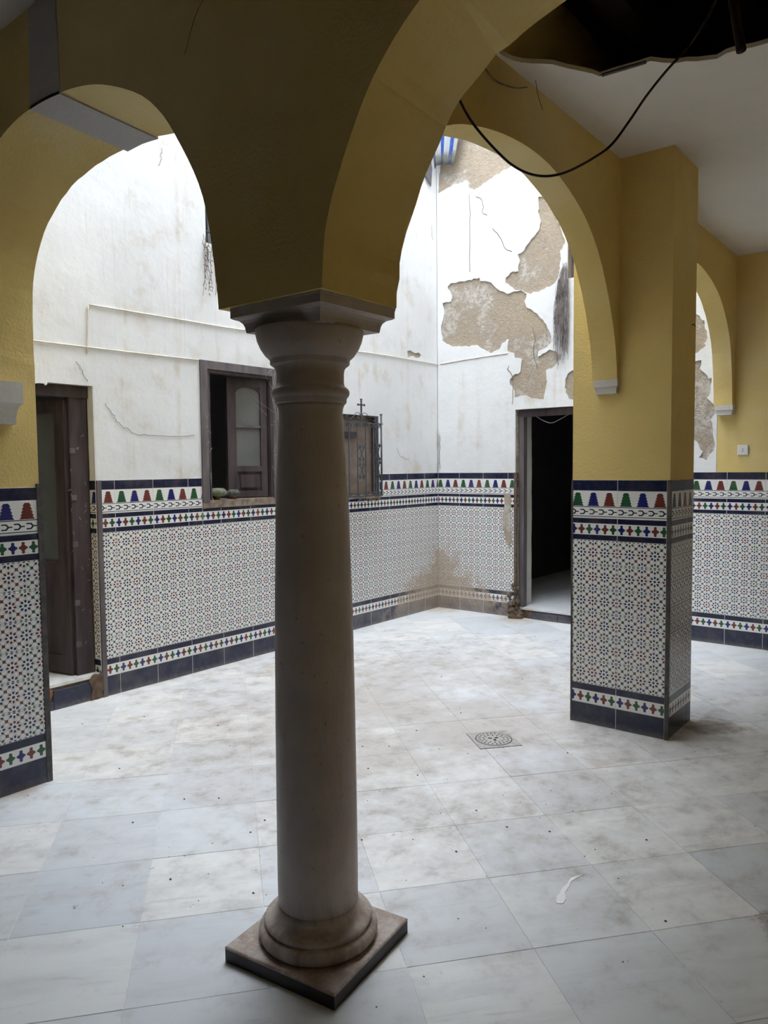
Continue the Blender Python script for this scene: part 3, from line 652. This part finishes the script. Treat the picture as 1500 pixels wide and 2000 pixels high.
# ---------------- door_2 : far doorway ----------------
d2=empty('door_2',(6.6,3.1,0),'open far doorway with bare timber jamb and crumbling edge','door',kind='structure')
B().box((6.592,3.505,.10),(6.66,3.555,2.02)).build('door_jamb',MAT['woodgrey'],d2)
B().box((6.59,2.62,1.965),(6.66,3.555,2.03)).build('door_head',MAT['wood'],d2)
jp=rough([(6.662,.10),(6.835,.10),(6.835,2.03),(6.662,2.03)],.004,.05,2)
prism(jp,jp,'Y',3.545,3.564).build('reveal_plaster',MAT['white'],d2)
B().box((6.548,2.625,.0),(6.60,3.50,.082)).build('step_riser',MAT['rot'],d2)
B().box((6.540,2.625,.083),(6.83,3.50,.099)).build('threshold',MAT['marble'],d2)
me=tile_mesh('skirt',.28,.065,0,1)
for j in range(3):
    o=link('riser_tile',me,d2); o.matrix_local=Matrix(((0,1,0,6.5385-6.6),(-1,0,0,3.40-j*.285-3.1),(0,0,1,.004),(0,0,0,1)))
B().tube(smooth_curve([(6.6, 3.5151, 2.0362), (6.6, 3.4159, 1.9915), (6.6, 3.3182, 1.9281), (6.6, 3.2222, 1.8947), (6.6, 3.1383, 1.9199), (6.6, 3.0151, 1.9807)]),.0035,5).build('loose_wire',MAT['straw'],d2)

# ---------------- window_1 : casement ----------------
w1=empty('window_1',(3.86,4.5,W1[2]),'dark timber window with one casement ajar and cobwebs','window',kind='structure')
x0,x1,z0,z1=W1
for a,b_ in(((x0,z0),(x0+.060,z1-.06)),((x1-.065,z0),(x1,z1-.06)),((x0,z1-.06),(x1,z1))): B().box((a[0],4.462,a[1]),(b_[0],4.52,b_[1])).build('frame',MAT['woodgrey'],w1)
for a,b_ in(((x0+.06,z0),(x0+.09,z1-.085)),((x1-.085,z0),(x1-.065,z1-.085)),((x0+.06,z1-.085),(x1-.065,z1-.06))): B().box((a[0],4.475,a[1]),(b_[0],4.54,b_[1])).build('inner_frame',MAT['wood'],w1)
B().box((x0,4.466,1.205),(x1,4.485,z0+.014)).box((x0,4.485,z0+.001),(x1,4.77,z0+.014)).build('sill',MAT['sill'],w1)
B().tube([(x0+.075,4.468,z0+.03),(x0+.075,4.468,z0+.22)],.006,6).build('bolt',MAT['iron'],w1)
CH=(4.155,4.520); CW=0.345; ca=math.radians(180-14.0)
CM=Matrix.Translation((CH[0],CH[1],0))@Matrix.Rotation(ca,4,'Z')
cz0,cz1=z0+.022,z1-.09
cs=link('casement',None,w1,(CH[0]-3.86,CH[1]-4.5,0))
def cbox(n,a,b_,m,par=cs): return B().box(a,b_,CM).build(n,MAT[m],par)
cbox('stile',(0,-.02,cz0),(.055,.02,cz1),'wood'); cbox('stile',(CW-.075,-.02,cz0),(CW,.02,cz1),'wood')
cbox('rail',(.055,-.02,cz1-.065),(CW-.075,.02,cz1),'wood'); cbox('rail',(.055,-.02,cz0),(CW-.075,.02,cz0+.05),'wood'); cbox('rail',(.055,-.02,cz0+.20),(CW-.075,.02,cz0+.245),'wood')
cbox('glazing_bar',(.055,-.022,cz0+.545),(CW-.075,.018,cz0+.565),'woodgrey')
cbox('glass_pane',(.055,-.003,cz0+.245),(CW-.075,.003,cz0+.545),'glass'); cbox('glass_pane',(.055,-.003,cz0+.565),(CW-.075,.003,cz1-.065),'glass')
cbox('panel',(.055,-.008,cz0+.05),(CW-.075,.008,cz0+.20),'wood'); cbox('panel_moulding',(.085,-.008,cz0+.075),(CW-.105,.022,cz0+.175),'wood')
# brow of the glass is arched: two quadrant fillets
for sx in(0,1):
    pts=[(0,0),(0,-.060)]+[((CW-.13)*.5*(1-math.cos(t*PI/2/8)),-.060*(1-math.sin(t*PI/2/8))) for t in range(1,9)]
    k=B(); f=[]
    for (a,b_) in pts:
        X=.055+a if sx==0 else CW-.075-a
        f.append((X,cz1-.065+b_))
    vs=[CM@Vector((a,-.015,b_)) for a,b_ in f]+[CM@Vector((a,.015,b_)) for a,b_ in f]; n=len(f)
    k.add(vs,[tuple(range(n)),tuple(range(n,2*n))[::-1]]+[(i,(i+1)%n,n+(i+1)%n,n+i) for i in range(n)]); k.build('fillet',MAT['wood'],cs)
# cobwebs
cw=B()
rg=random.Random(3)
for u_ in range(14):
    a=Vector((x1-.07+rg.uniform(-.02,.04),4.455,z1-rg.uniform(.02,.25))); b_=Vector((x1-.05+rg.uniform(-.04,.05),4.45,z1-rg.uniform(.2,.55)))
    m=a.lerp(b_,.5)+Vector((rg.uniform(-.02,.02),-.01,-.02)); cw.tube(smooth_curve([a,m,b_],4),.0009,3)
for s_ in [[(3.8529, 4.452, 2.0906), (3.9335, 4.452, 2.0336), (4.0213, 4.452, 1.9715), (4.1113, 4.452, 1.9079)], [(3.8938, 4.452, 2.0936), (3.9963, 4.452, 2.0297), (4.1022, 4.452, 1.976), (4.2114, 4.452, 1.9289)], [(4.0982, 4.452, 2.2447), (4.1186, 4.452, 2.1903), (4.1612, 4.452, 2.1413), (4.1715, 4.452, 2.1137)], [(4.1253, 4.452, 2.2391), (4.1756, 4.452, 2.276), (4.2188, 4.452, 2.2271), (4.2168, 4.452, 2.1455)]]: cw.tube(smooth_curve(s_,5),.0012,3)
for k_ in range(16):
    z=rg.uniform(z0+.1,z1-.1); xx=x1-.07 if k_%2 else x0+.055; cw.tube([(xx,4.458,z),(xx+rg.uniform(-.03,.03),4.455,z+rg.uniform(-.05,.05))],.001,3)
o=cw.build('cobweb',MAT['web']); tag(o,'grey dusty cobweb strands around the casement window','cobweb',kind='stuff')
cw=B()
for k_ in range(26):
    z=rg.uniform(.3,1.95); xx=rg.choice((2.50,2.56,2.60,2.615)); cw.tube([(xx,4.540,z),(xx+rg.uniform(-.03,.01),4.536,z+rg.uniform(-.03,.03))],.0012,3)
o=cw.build('cobweb',MAT['web']); tag(o,'short dusty cobweb threads on the dark door jamb','cobweb',kind='stuff')

# ---------------- window_2 : boarded window and its iron grille ----------------
w2=empty('window_2',(5.2,4.5,W2[2]),'small boarded-up window behind the iron grille','window',kind='structure')
x0,x1,z0,z1=W2
B().box((x0,4.535,z0),(x1,4.56,z1)).build('board',MAT['taupe'],w2)
for a,b_ in(((x0,z0),(x0+.05,z1-.012)),((x1-.05,z0),(x1,z1-.012)),((x0,z1-.012),(x1,z1))): B().box((a[0],4.484,a[1]),(b_[0],4.534,b_[1])).build('frame',MAT['wood'],w2)
B().box((x0+.05,4.515,z1-.20),(5.28,4.534,z1-.155)).build('rail',MAT['wood'],w2)
B().box((x0,4.470,1.205),(x1,4.485,z0+.008)).box((x0,4.485,z0+.001),(x1,4.534,z0+.008)).build('sill',MAT['sill'],w2)
# grille
GY=4.370; gx1=5.453; gxc=5.1697; gx0=2*gxc-gx1; gz0,gz1=1.2306,1.8894
gr=empty('window_grille',(gxc,GY,gz0),'wrought iron window grille with twisted bars, scrolls and a cross on top','grille')
def gb(name,fn): k=B(); fn(k); return k.build(name,MAT['iron'],gr)
gb('top_rail',lambda k:(k.box((gx0-.01,GY-.006,gz1-.006),(gx1+.018,GY+.006,gz1+.006)),k.box((gx1-.004,GY,gz1-.006),(gx1+.006,4.476,gz1+.006)),k.box((gx0-.004,GY,gz1-.006),(gx0+.006,4.476,gz1+.006))))
gb('bottom_rail',lambda k:(k.box((gx0-.01,GY-.006,gz0-.006),(gx1+.008,GY+.006,gz0+.006)),k.box((gx1-.004,GY,gz0-.006),(gx1+.006,4.476,gz0+.006)),k.box((gx0-.004,GY,gz0-.006),(gx0+.006,4.476,gz0+.006))))
for xx in(gx0,gx1): gb('corner_bar',lambda k,xx=xx:k.tube([(xx,GY,gz0),(xx,GY,gz1+.085)],.0085,8).tube([(xx,GY,gz1+.080),(xx,GY,gz1+.092)],.012,8))
NB=4; sp=(gx1-gx0)/(NB+1)
for i in range(NB): gb('twisted_bar',lambda k,i=i:k.twist((gx0+sp*(i+1),GY,gz0),(gx0+sp*(i+1),GY,gz1),.0068,9,110))
for yy in(4.44,): gb('twisted_bar',lambda k:k.twist((gx1,yy,gz0),(gx1,yy,gz1),.006,9,110))
def spiral(c,r,turn,start,n=14,ax=(1,0),flip=1):
    pts=[]
    for i in range(n+1):
        t=i/n; a=start+flip*turn*2*PI*t; rr=r*(1-.75*t); pts.append((c[0]+rr*math.cos(a),c[1]+rr*math.sin(a)))
    return pts
def scroll(k,cx,cz,w_,h_,plane='Y',cc=None):
    """a pair of S scrolls crossing into a lyre shape, w_ wide and h_ high"""
    for sx in(-1,1):
        for sz in(-1,1):
            r=w_*.20
            c=(sx*w_*.28,sz*(h_*.5-r)); s1=spiral(c,r,1.1,PI/2 if sz>0 else -PI/2,12,flip=sx*sz*1)
            c2=(-sx*w_*.28,sz*r*1.2); s2=spiral(c2,r*.9,1.0,-PI/2 if sz>0 else PI/2,12,flip=sx*sz*1)
            path=s1[::-1]+[(sx*w_*.05,sz*h_*.27)]+s2
            pts=[(cx+a,cc,cz+b_) if plane=='Y' else (cc,cx+a,cz+b_) for a,b_ in path]
            k.tube(smooth_curve(pts,2),.0042,5)
gb('scroll_panel',lambda k:scroll(k,gxc,(gz0+gz1)/2-.02,sp*1.0,.31,'Y',GY))
gb('scroll_panel',lambda k:scroll(k,4.41,(gz0+gz1)/2-.01,.075,.31,'X',gx1))
for z,sg in((gz1,-1),(gz0,1)):
    for i in range(NB+1):
        for s_ in(-1,1):
            c=gx0+sp*(i+.5)+s_*sp*.24; pts=spiral((c,z+sg*.024),.019,1.3,-sg*PI/2,12,flip=s_*sg)
            gb('scroll',lambda k,pts=pts:k.tube([(a,GY,b_) for a,b_ in pts],.0034,5))
def crest(k):
    for s_ in(-1,1):
        k.tube([(gxc+s_*a,GY,gz1+b_) for a,b_ in spiral((.034,.045),.022,1.2,PI,14,flip=-1)],.003,5)
        pts=[(gxc+s_*a,GY,gz1+b_) for a,b_ in((.008,.05),(.03,.088),(.07,.085),(.12,.045),(.165,.022),(.195,.030),(.205,.048),(.192,.058),(.183,.045))]
        k.tube(smooth_curve(pts,4),.003,5)
gb('crest',crest)
gb('cross_finial',lambda k:(k.box((gxc-.007,GY-.005,gz1),(gxc+.007,GY+.005,2.0997)),k.box((gxc-.045,GY-.005,2.0494-.006),(gxc+.045,GY+.005,2.0494+.006)),
   k.box((gxc-.011,GY-.006,2.0997-.004),(gxc+.011,GY+.006,2.0997+.004)),k.box((gxc-.049,GY-.006,2.0494-.010),(gxc-.042,GY+.006,2.0494+.010)),k.box((gxc+.042,GY-.006,2.0494-.010),(gxc+.049,GY+.006,2.0494+.010))))
vb=B(); rg=random.Random(11)
for k_ in range(16):
    a=Vector((gx0+.25+rg.random()*(gx1-gx0-.27),GY-.005,gz0-.018)); p=[a]
    for q in range(4): a=a+Vector((rg.uniform(-.05,.05),rg.uniform(-.008,.008),rg.uniform(-.022,.008))); p.append(a)
    vb.tube(smooth_curve(p,3),.0022,4)
o=vb.build('dead_vine',MAT['withered']); tag(o,'dry brown vine twigs tangled under the iron grille','dead plant')

# ---------------- upper windows, only their edges show ----------------
w3=empty('window_3',(3.9,4.55,W3[2]),'upper window opening above the casement with a withered plant on its ledge','window',kind='structure')
x0,x1,z0,z1=W3
for a,b_ in(((x0,z0),(x0+.05,z1-.05)),((x1-.05,z0),(x1,z1-.05)),((x0,z1-.05),(x1,z1))): B().box((a[0],4.56,a[1]),(b_[0],4.62,b_[1])).build('frame',MAT['woodgrey'],w3)
for i in range(6): B().tube([(x0+.03+i*.125,4.50,z0),(x0+.03+i*.125,4.50,z1)],.006,6).build('bar',MAT['iron'],w3)
B().box((x0,4.49,z0+.085),(x1,4.51,z0+.095)).build('cross_bar',MAT['iron'],w3)
B().box((x0+.05,4.59,z0),(x1-.05,4.596,z1-.05)).build('glass_pane',MAT['glass'],w3)
w4=empty('window_4',(6.62,2.75,U2[2]),'upper window opening in the far wall above the hanging dry roots','window',kind='structure')
y0,y1,z0,z1=U2
for a,b_ in(((y0,z0+.04),(y0+.05,z1-.05)),((y1-.05,z0+.04),(y1,z1-.05)),((y0,z0),(y1,z0+.04)),((y0,z1-.05),(y1,z1))): B().box((6.62,a[0],a[1]),(6.68,b_[0],b_[1])).build('frame',MAT['woodgrey'],w4)
B().box((6.645,y0+.05,z0+.04),(6.651,y1-.05,z1-.05)).build('glass_pane',MAT['glass'],w4)

# withered plants
def hanging(name,label,origin,spread,lens,n,mat,seed,axis,r=.0014,clump=False):
    rg=random.Random(seed); k=B()
    for i in range(n):
        a=rg.uniform(*spread); L=rg.uniform(*lens); dz=rg.uniform(-.03,.06)
        p=Vector(origin)+(Vector((a,0,dz)) if axis=='X' else Vector((0,a,dz)))
        pts=[p]; m=6
        for q in range(m):
            s_=Vector((rg.uniform(-.012,.012),rg.uniform(-.010,.010),-L/m))
            pts.append(pts[-1]+s_)
        k.tube(smooth_curve(pts,2),r,3)
        if clump and i%2==0:
            for q in range(10):
                c=pts[rg.randint(2,6)]+Vector((rg.uniform(-.012,.012),rg.uniform(-.012,.005),rg.uniform(-.02,.02)))
                k.tube([c,c+Vector((rg.uniform(-.012,.012),rg.uniform(-.008,.008),rg.uniform(-.025,.0)))],.003,4,r1=.001)
    o=k.build(name,MAT[mat]); return tag(o,label,'dead plant')
hanging('withered_plant','withered leafy stems hanging from the upper window ledge',(3.62,4.455,3.13),(-.10,.12),(.08,.40),26,'withered',4,'X',.0016,True)
rg=random.Random(5); k=B()
for i in range(120):
    y=3.045+rg.uniform(-.022,.022); z=3.30+rg.uniform(-.06,.05); L=rg.choice((rg.uniform(.3,.7),rg.uniform(.6,.88))); dy=rg.uniform(-.05,.14); p=Vector((6.505,y,z)); pts=[p]
    for q in range(7):
        t=(q+1)/7; pts.append(Vector((6.505+rg.uniform(-.02,.01),y+dy*t**.7*(1.15-.45*t)+rg.uniform(-.008,.008),z-L*t)))
    k.tube(smooth_curve(pts,2),rg.uniform(.0012,.0024),3)
o=k.build('dry_roots',MAT['straw']); tag(o,'long tuft of grey dry roots hanging down the peeling far wall','dead plant')
# striped cloth and torn sheet up in the corner
def cloth(name,grid,mat,label,cat):
    R=len(grid); C=len(grid[0]); me=bpy.data.meshes.new(name)
    vs=[p for r in grid for p in r]; fs=[(i*C+j,i*C+j+1,(i+1)*C+j+1,(i+1)*C+j) for i in range(R-1) for j in range(C-1)]
    me.from_pydata([tuple(v) for v in vs],[],fs); uv=me.uv_layers.new(name='UVMap')
    for p in me.polygons:
        p.use_smooth=True
        for li in p.loop_indices:
            vi=me.loops[li].vertex_index; uv.data[li].uv=((vi%C)/(C-1),1-(vi//C)/(R-1))
    me.materials.append(MAT[mat]); o=link(name,me); md=o.modifiers.new('thickness','SOLIDIFY'); md.thickness=.003; return tag(o,label,cat)
g=[]
for i in range(14):
    t=i/13; row=[]
    for j in range(25):
        s_=j/24; wdt=.30*(1-.42*t**1.5); yy=4.462-s_*wdt*1.3 - .02*t
        fold=.022*math.sin(s_*19+t*1.5)*(1-.3*t)
        row.append((6.44+fold-.05*math.sin(t*PI)*.6,yy,5.15-.62*t-.07*abs(s_-.35)*t))
    g.append(row)
cloth('striped_cloth',g,'cloth','blue and white striped cloth hanging bunched in the upper yard corner','cloth')
sp_=rough([(6.2895, 4.5313), (6.3971, 4.6041), (6.4231, 4.5009), (6.4032, 4.3232), (6.341, 4.3763), (6.2797, 4.4337)],.002,.03,6)
o=prism(sp_,sp_,'Y',4.452,4.460).build('torn_sheet',MAT['screen']); tag(o,'torn grey sheet flapping below the striped cloth','sheet')

# ---------------- conduits, cables, cracks ----------------
def line(name,pts,r,mat,label,cat,n=6,sm_=True,parent=None):
    k=B().tube(smooth_curve(pts,6) if sm_ else pts,r,n); o=k.build(name,MAT[mat],parent)
    if label: tag(o,label,cat)
    return o
line('conduit',[(2.624, 4.47, 2.5415), (2.9405, 4.47, 2.5448), (3.3087, 4.47, 2.5475), (3.7708, 4.47, 2.5495), (4.358, 4.47, 2.5715), (5.2581, 4.47, 2.5952)],.0055,'conduit','upper cream painted cable running along the long white wall','cable')
line('conduit',[(2.6167, 4.47, 2.534), (2.6082, 4.47, 2.395), (2.5988, 4.47, 2.2332)],.005,'conduit','short vertical cable dropping between the two wall cables','cable')
line('conduit',[(2.2085, 4.47, 2.2715), (2.3978, 4.47, 2.2702), (2.6002, 4.47, 2.272), (3.0098, 4.47, 2.2751), (3.469, 4.47, 2.2777), (3.8643, 4.47, 2.3106), (4.3545, 4.47, 2.4266), (5.257, 4.47, 2.5352), (5.8706, 4.47, 2.5493), (6.5577, 4.47, 2.5583)] if False else [(2.2085, 4.47, 2.2715), (2.3978, 4.47, 2.2702), (2.6002, 4.47, 2.272), (3.0098, 4.47, 2.2751), (3.4646, 4.47, 2.2809)],.0055,'conduit','lower cream painted cable meeting the casement window top corner','cable')
line('conduit',[(5.2214, 4.47, 2.5404), (5.5535, 4.47, 2.5492), (6.0377, 4.47, 2.5519), (6.5388, 4.47, 2.5511)],.005,'conduit','cream cable running to the inner corner of the yard','cable')
line('conduit',[(6.527, 4.4362, 2.5522), (6.527, 4.1849, 2.5653), (6.527, 3.8846, 2.5772), (6.527, 3.6436, 2.5833)],.005,'conduit','cream cable on the far wall below the large bare patch','cable')
cab=[(1.84, 1.1819, 2.5253), (1.86, 1.1643, 2.4811), (1.88, 1.1346, 2.4318), (1.92, 1.1, 2.3818), (1.95, 1.0756, 2.3535), (1.98, 1.0428, 2.3315), (2.0, 1.0047, 2.3195), (2.03, 0.9719, 2.3245), (2.06, 0.939, 2.3408), (2.1, 0.8951, 2.3731), (2.14, 0.8586, 2.4132), (2.18, 0.8222, 2.4834), (2.22, 0.7901, 2.5552), (2.25, 0.7455, 2.6209), (2.28, 0.6985, 2.6811), (2.3, 0.6562, 2.7449), (2.31, 0.6282, 2.8018), (2.32, 0.6091, 2.882)]
line('hanging_cable',cab,.0037,'black','long dark cable sagging from the ceiling hole across the arches','cable',8)
line('thin_wire',[(2.6363, 1.572, 3.0491), (2.7034, 1.572, 3.036), (2.7855, 1.572, 3.0453), (2.8931, 1.572, 3.0735), (2.9834, 1.572, 3.1116)],.003,'straw','short thin wire looped on the yellow wall under the hole','cable')
line('dangling_thread',[(3.0104, 1.55, 3.2251), (3.006, 1.55, 3.1768), (3.0252, 1.55, 3.1204), (3.0444, 1.55, 3.0848), (3.0834, 1.55, 3.0449)],.0013,'black','hair-thin black thread dangling from the torn ceiling edge','cable',4)
ck=[('Y',[(2.7146, 4.4735, 1.9239), (2.7425, 4.4735, 1.8857), (2.7745, 4.4735, 1.8473), (2.792, 4.4735, 1.8146), (2.8323, 4.4735, 1.7824), (2.8852, 4.4735, 1.7639), (2.9229, 4.4735, 1.7308), (3.0339, 4.4735, 1.7269), (3.1994, 4.4735, 1.724), (3.419, 4.4735, 1.7369)]),
    ('Y',[(2.5294, 4.4735, 2.1687), (2.5558, 4.4735, 2.1393), (2.5715, 4.4735, 2.0959), (2.6014, 4.4735, 2.0565)]),('Y',[(5.8302, 4.4735, 1.6753), (5.8622, 4.4735, 1.6108), (5.9452, 4.4735, 1.5759), (6.03, 4.4735, 1.571)]),
    ('Y',[(3.2085, 4.4735, 3.6918), (3.1985, 4.4735, 3.6374), (3.1714, 4.4735, 3.5609)]),('Y',[(6.4461, 4.4735, 3.9607), (6.4363, 4.4735, 3.8867), (6.4628, 4.4735, 3.8004)]),
    ('X',[(6.5295, 4.0776, 4.1894), (6.5295, 4.0724, 3.939), (6.5295, 4.079, 3.7401), (6.5295, 4.0739, 3.4377)]),('X',[(6.5295, 4.0005, 4.1521), (6.5295, 3.9419, 4.1093), (6.5295, 3.9187, 4.0304), (6.5295, 3.9305, 3.9836), (6.5295, 3.8725, 3.9467)]),
    ('X',[(6.5295, 3.8151, 3.8123), (6.5295, 3.758, 3.7375), (6.5295, 3.7128, 3.6703), (6.5295, 3.6566, 3.5724), (6.5295, 3.601, 3.5526)]),('X',[(6.5295, 3.6393, 2.4599), (6.5295, 3.6449, 2.4259), (6.5295, 3.5999, 2.358), (6.5295, 3.5942, 2.2344), (6.5295, 3.5941, 2.0862)]),
    ('X',[(6.5295, 4.4553, 1.8173), (6.5295, 4.4495, 1.7104), (6.5295, 4.4566, 1.6037), (6.5295, 4.451, 1.4698)]),('X',[(6.5295, 3.3816, 2.7976), (6.5295, 3.3545, 2.6986), (6.5295, 3.3702, 2.5562), (6.5295, 3.3269, 2.4079)])]
for i,(ax,p) in enumerate(ck):
    rg=random.Random(i); q=[]
    for a in smooth_curve(p,4): q.append(a+(Vector((rg.uniform(-.007,.007),0,rg.uniform(-.007,.007))) if ax=='Y' else Vector((0,rg.uniform(-.006,.006),rg.uniform(-.006,.006)))))
    B().tube(q,.0016 if ax=='Y' else .0028,4).build('crack',MAT['crack'],wl if ax=='Y' else wb)
for p in ([(1.4735,1.93,2.75),(1.4735,1.86,2.86),(1.4735,1.74,2.92),(1.4735,1.66,3.02)],):
    B().tube(smooth_curve(p,4),.0008,4).build('crack',MAT['crack'],wf)
# socket
ys,zs=1.509,1.601
so=empty('wall_socket',(6.53,ys,zs),'small white double socket on the yellow far wall','socket')
k=B(); sec=[]
for d,i_ in((.0,0),(-.010,0),(-.014,.004)):
    h=.040-i_; sec.append([(6.531+d,ys-h,zs-h),(6.531+d,ys+h,zs-h),(6.531+d,ys+h,zs+h),(6.531+d,ys-h,zs+h)])
k.loft(sec); k.build('plate',MAT['plastic'],so)
for dz in(-.008,.008): B().box((6.5155,ys-.0035,zs+dz-.0035),(6.5168,ys+.0035,zs+dz+.0035)).build('pin_hole',MAT['hole'],so)  # dark plates painting the shade of the pin holes
B().tube([(4.07,1.21,0),(4.07,1.21,0)],.001,3) 
nl=B(); nl.tube([(4.40,PY0+.003,2.27),(4.40,PY0-.012,2.272),(4.40,PY0-.014,2.26)],.0025,5); nl.build('nail',MAT['black'],tp)

# ---------------- potted cacti on the sill ----------------
def pot(x,y,z,r,h,w_,ht,mat,label,seed,sq=1.0):
    t=empty('potted_cactus',(x,y,z),label,'cactus'); rg=random.Random(seed)
    k=B(); n=20
    prof=[(r*.7,0),(r*.95,h*.75),(r*1.05,h*.78),(r*1.05,h),(r*.9,h),(r*.88,h*.85)]
    k.lathe([(a,z+b_) for a,b_ in prof],(x,y),20); k.build('pot',MAT['terracotta'],t)
    k=B(); n=28; secs=[]
    for i in range(9):
        a=i/8*PI; rr=math.sin(a)**.6*w_ if 0<i<8 else .004; zz=z+h*.85+ht*.5*(1-math.cos(a))
        secs.append([(x+sq*rr*math.cos(2*PI*j/n)*(1+.09*math.cos(7*2*PI*j/n*1)),y+rr*math.sin(2*PI*j/n)*(1+.09*math.cos(7*2*PI*j/n)),zz+rg.uniform(-.0015,.0015)) for j in range(n)])
    k.loft(secs,True); bd=k.build('cactus_body',MAT[mat],t)
    k=B()
    for i in range(90):
        a=rg.uniform(0,2*PI); b_=rg.uniform(.15,.9)*PI; rr=math.sin(b_)**.6*w_; p=Vector((x+sq*rr*math.cos(a),y+rr*math.sin(a),z+h*.85+ht*.5*(1-math.cos(b_)))); d=(p-Vector((x,y,z+h*.85+ht*.5))).normalized()
        k.tube([p,p+d*.010],.0009,3,r1=.0003)
    k.build('spines',MAT['straw' if mat=='cactusdark' else 'conduit'],t)['kind']='stuff'
pot(3.639,4.512,1.259,.030,.030,.062,.062,'cactus','pale green barrel cactus in a clay pot on the window sill',1,1.25)
pot(3.798,4.512,1.259,.030,.026,.046,.050,'cactusdark','small dark spiny cactus in a clay pot beside the pale one',2)

# ---------------- drain, splash, crumbs ----------------
dc=e1*0+Vector((3.512,2.047,0)); dr=empty('floor_drain',(dc.x,dc.y,0),'square metal floor drain with round slotted grate in the yard','drain')
DM=Matrix.Translation(dc)@Matrix.Rotation(rotz,4,'Z')
k=B(); s_=.118
k.loft([[DM@Vector(p) for p in((-a,-a,z),(a,-a,z),(a,a,z),(-a,a,z))] for a,z in((s_,.0),(s_,.004),(s_-.003,.0055))]); k.build('frame',MAT['drain'],dr)
def ring(k,r0,r1,z0,z1,n=40):
    secs=[]
    for j in range(n+1):
        a=2*PI*j/n; c,s2=math.cos(a),math.sin(a); secs.append([DM@Vector((r0*c,r0*s2,z0)),DM@Vector((r1*c,r1*s2,z0)),DM@Vector((r1*c,r1*s2,z1)),DM@Vector((r0*c,r0*s2,z1))])
    k.loft(secs)
k=B(); ring(k,.096,.100,.0055,.0062); k.build('seam',MAT['hole'],dr)
k=B(); ring(k,.001,.095,.0052,.0066); k.build('grate',MAT['drain'],dr)
k=B()
for r_,n_,l_,w_ in((.078,22,.013,.0032),(.056,14,.012,.0034)):
    for j in range(n_):
        R_=DM@Matrix.Rotation(2*PI*j/n_,4,'Z'); k.box((r_-l_/2,-w_,.0064),(r_+l_/2,w_,.0070),R_)
for j in range(3):
    R_=DM@Matrix.Rotation(2*PI*j/3+.5,4,'Z'); k.box((.010,-.007,.0064),(.032,.007,.0070),R_)
k.build('slots',MAT['hole'],dr)  # flat dark plates on the grate, shade of the slots painted in
sp1=rough([(2.3012, 1.0936), (2.3357, 1.1139), (2.3606, 1.1123), (2.3985, 1.1206), (2.4369, 1.1189), (2.4748, 1.1245), (2.5033, 1.1097), (2.5322, 1.0947), (2.4883, 1.1069), (2.4582, 1.113), (2.4148, 1.1048), (2.3755, 1.0981), (2.3458, 1.0805), (2.3139, 1.077)],.0015,.012,2)
o=sheet('paint_splash',[sp1],'Z',.0005,.0015,'splash'); tag(o,'small white paint splash with a thin trail on the marble floor','splash')
rg=random.Random(21); k=B()
spots=[(rg.gauss(2.6,.75),rg.gauss(1.9,.8)) for _ in range(90)]+[(rg.uniform(1.0,6.2),rg.uniform(1.9,4.3)) for _ in range(60)]+[(1.2699, 2.383), (1.3152, 2.1607), (1.414, 1.8005), (1.5819, 2.2748), (1.7196, 2.4771), (1.8432, 2.3623), (1.9189, 1.7815), (1.8152, 2.0738), (1.7072, 1.9663), (2.676, 1.4976), (2.6515, 1.1468), (2.0214, 1.3134), (2.3013, 1.3725), (2.4245, 0.768), (1.722, 1.2393), (3.5187, 3.6188), (3.1872, 3.1068), (1.4523, 2.3773), (1.4162, 2.4515)]
for (x,y) in spots:
    if not(.9<x<6.4 and .2<y<4.4) or (abs(x-CX)<.25 and abs(y-CY)<.25) or (PX0-.03<x<PX1+.03 and PY0-.03<y<PY1+.03) or (x<1.85 and y>3.44): continue
    r=rg.choice((.0015,.002,.0025,.004)); k.loft([[(x+math.cos(a)*r*s_*rg.uniform(.7,1.4),y+math.sin(a)*r*s_*1.3,.0008+z*r) for a in(0,1.3,2.5,3.8,5.0)] for s_,z in((.8,0),(1,.5),(.3,1))])
o=k.build('debris',MAT['rot']); tag(o,'tiny dark crumbs scattered over the marble floor','crumbs',kind='stuff')
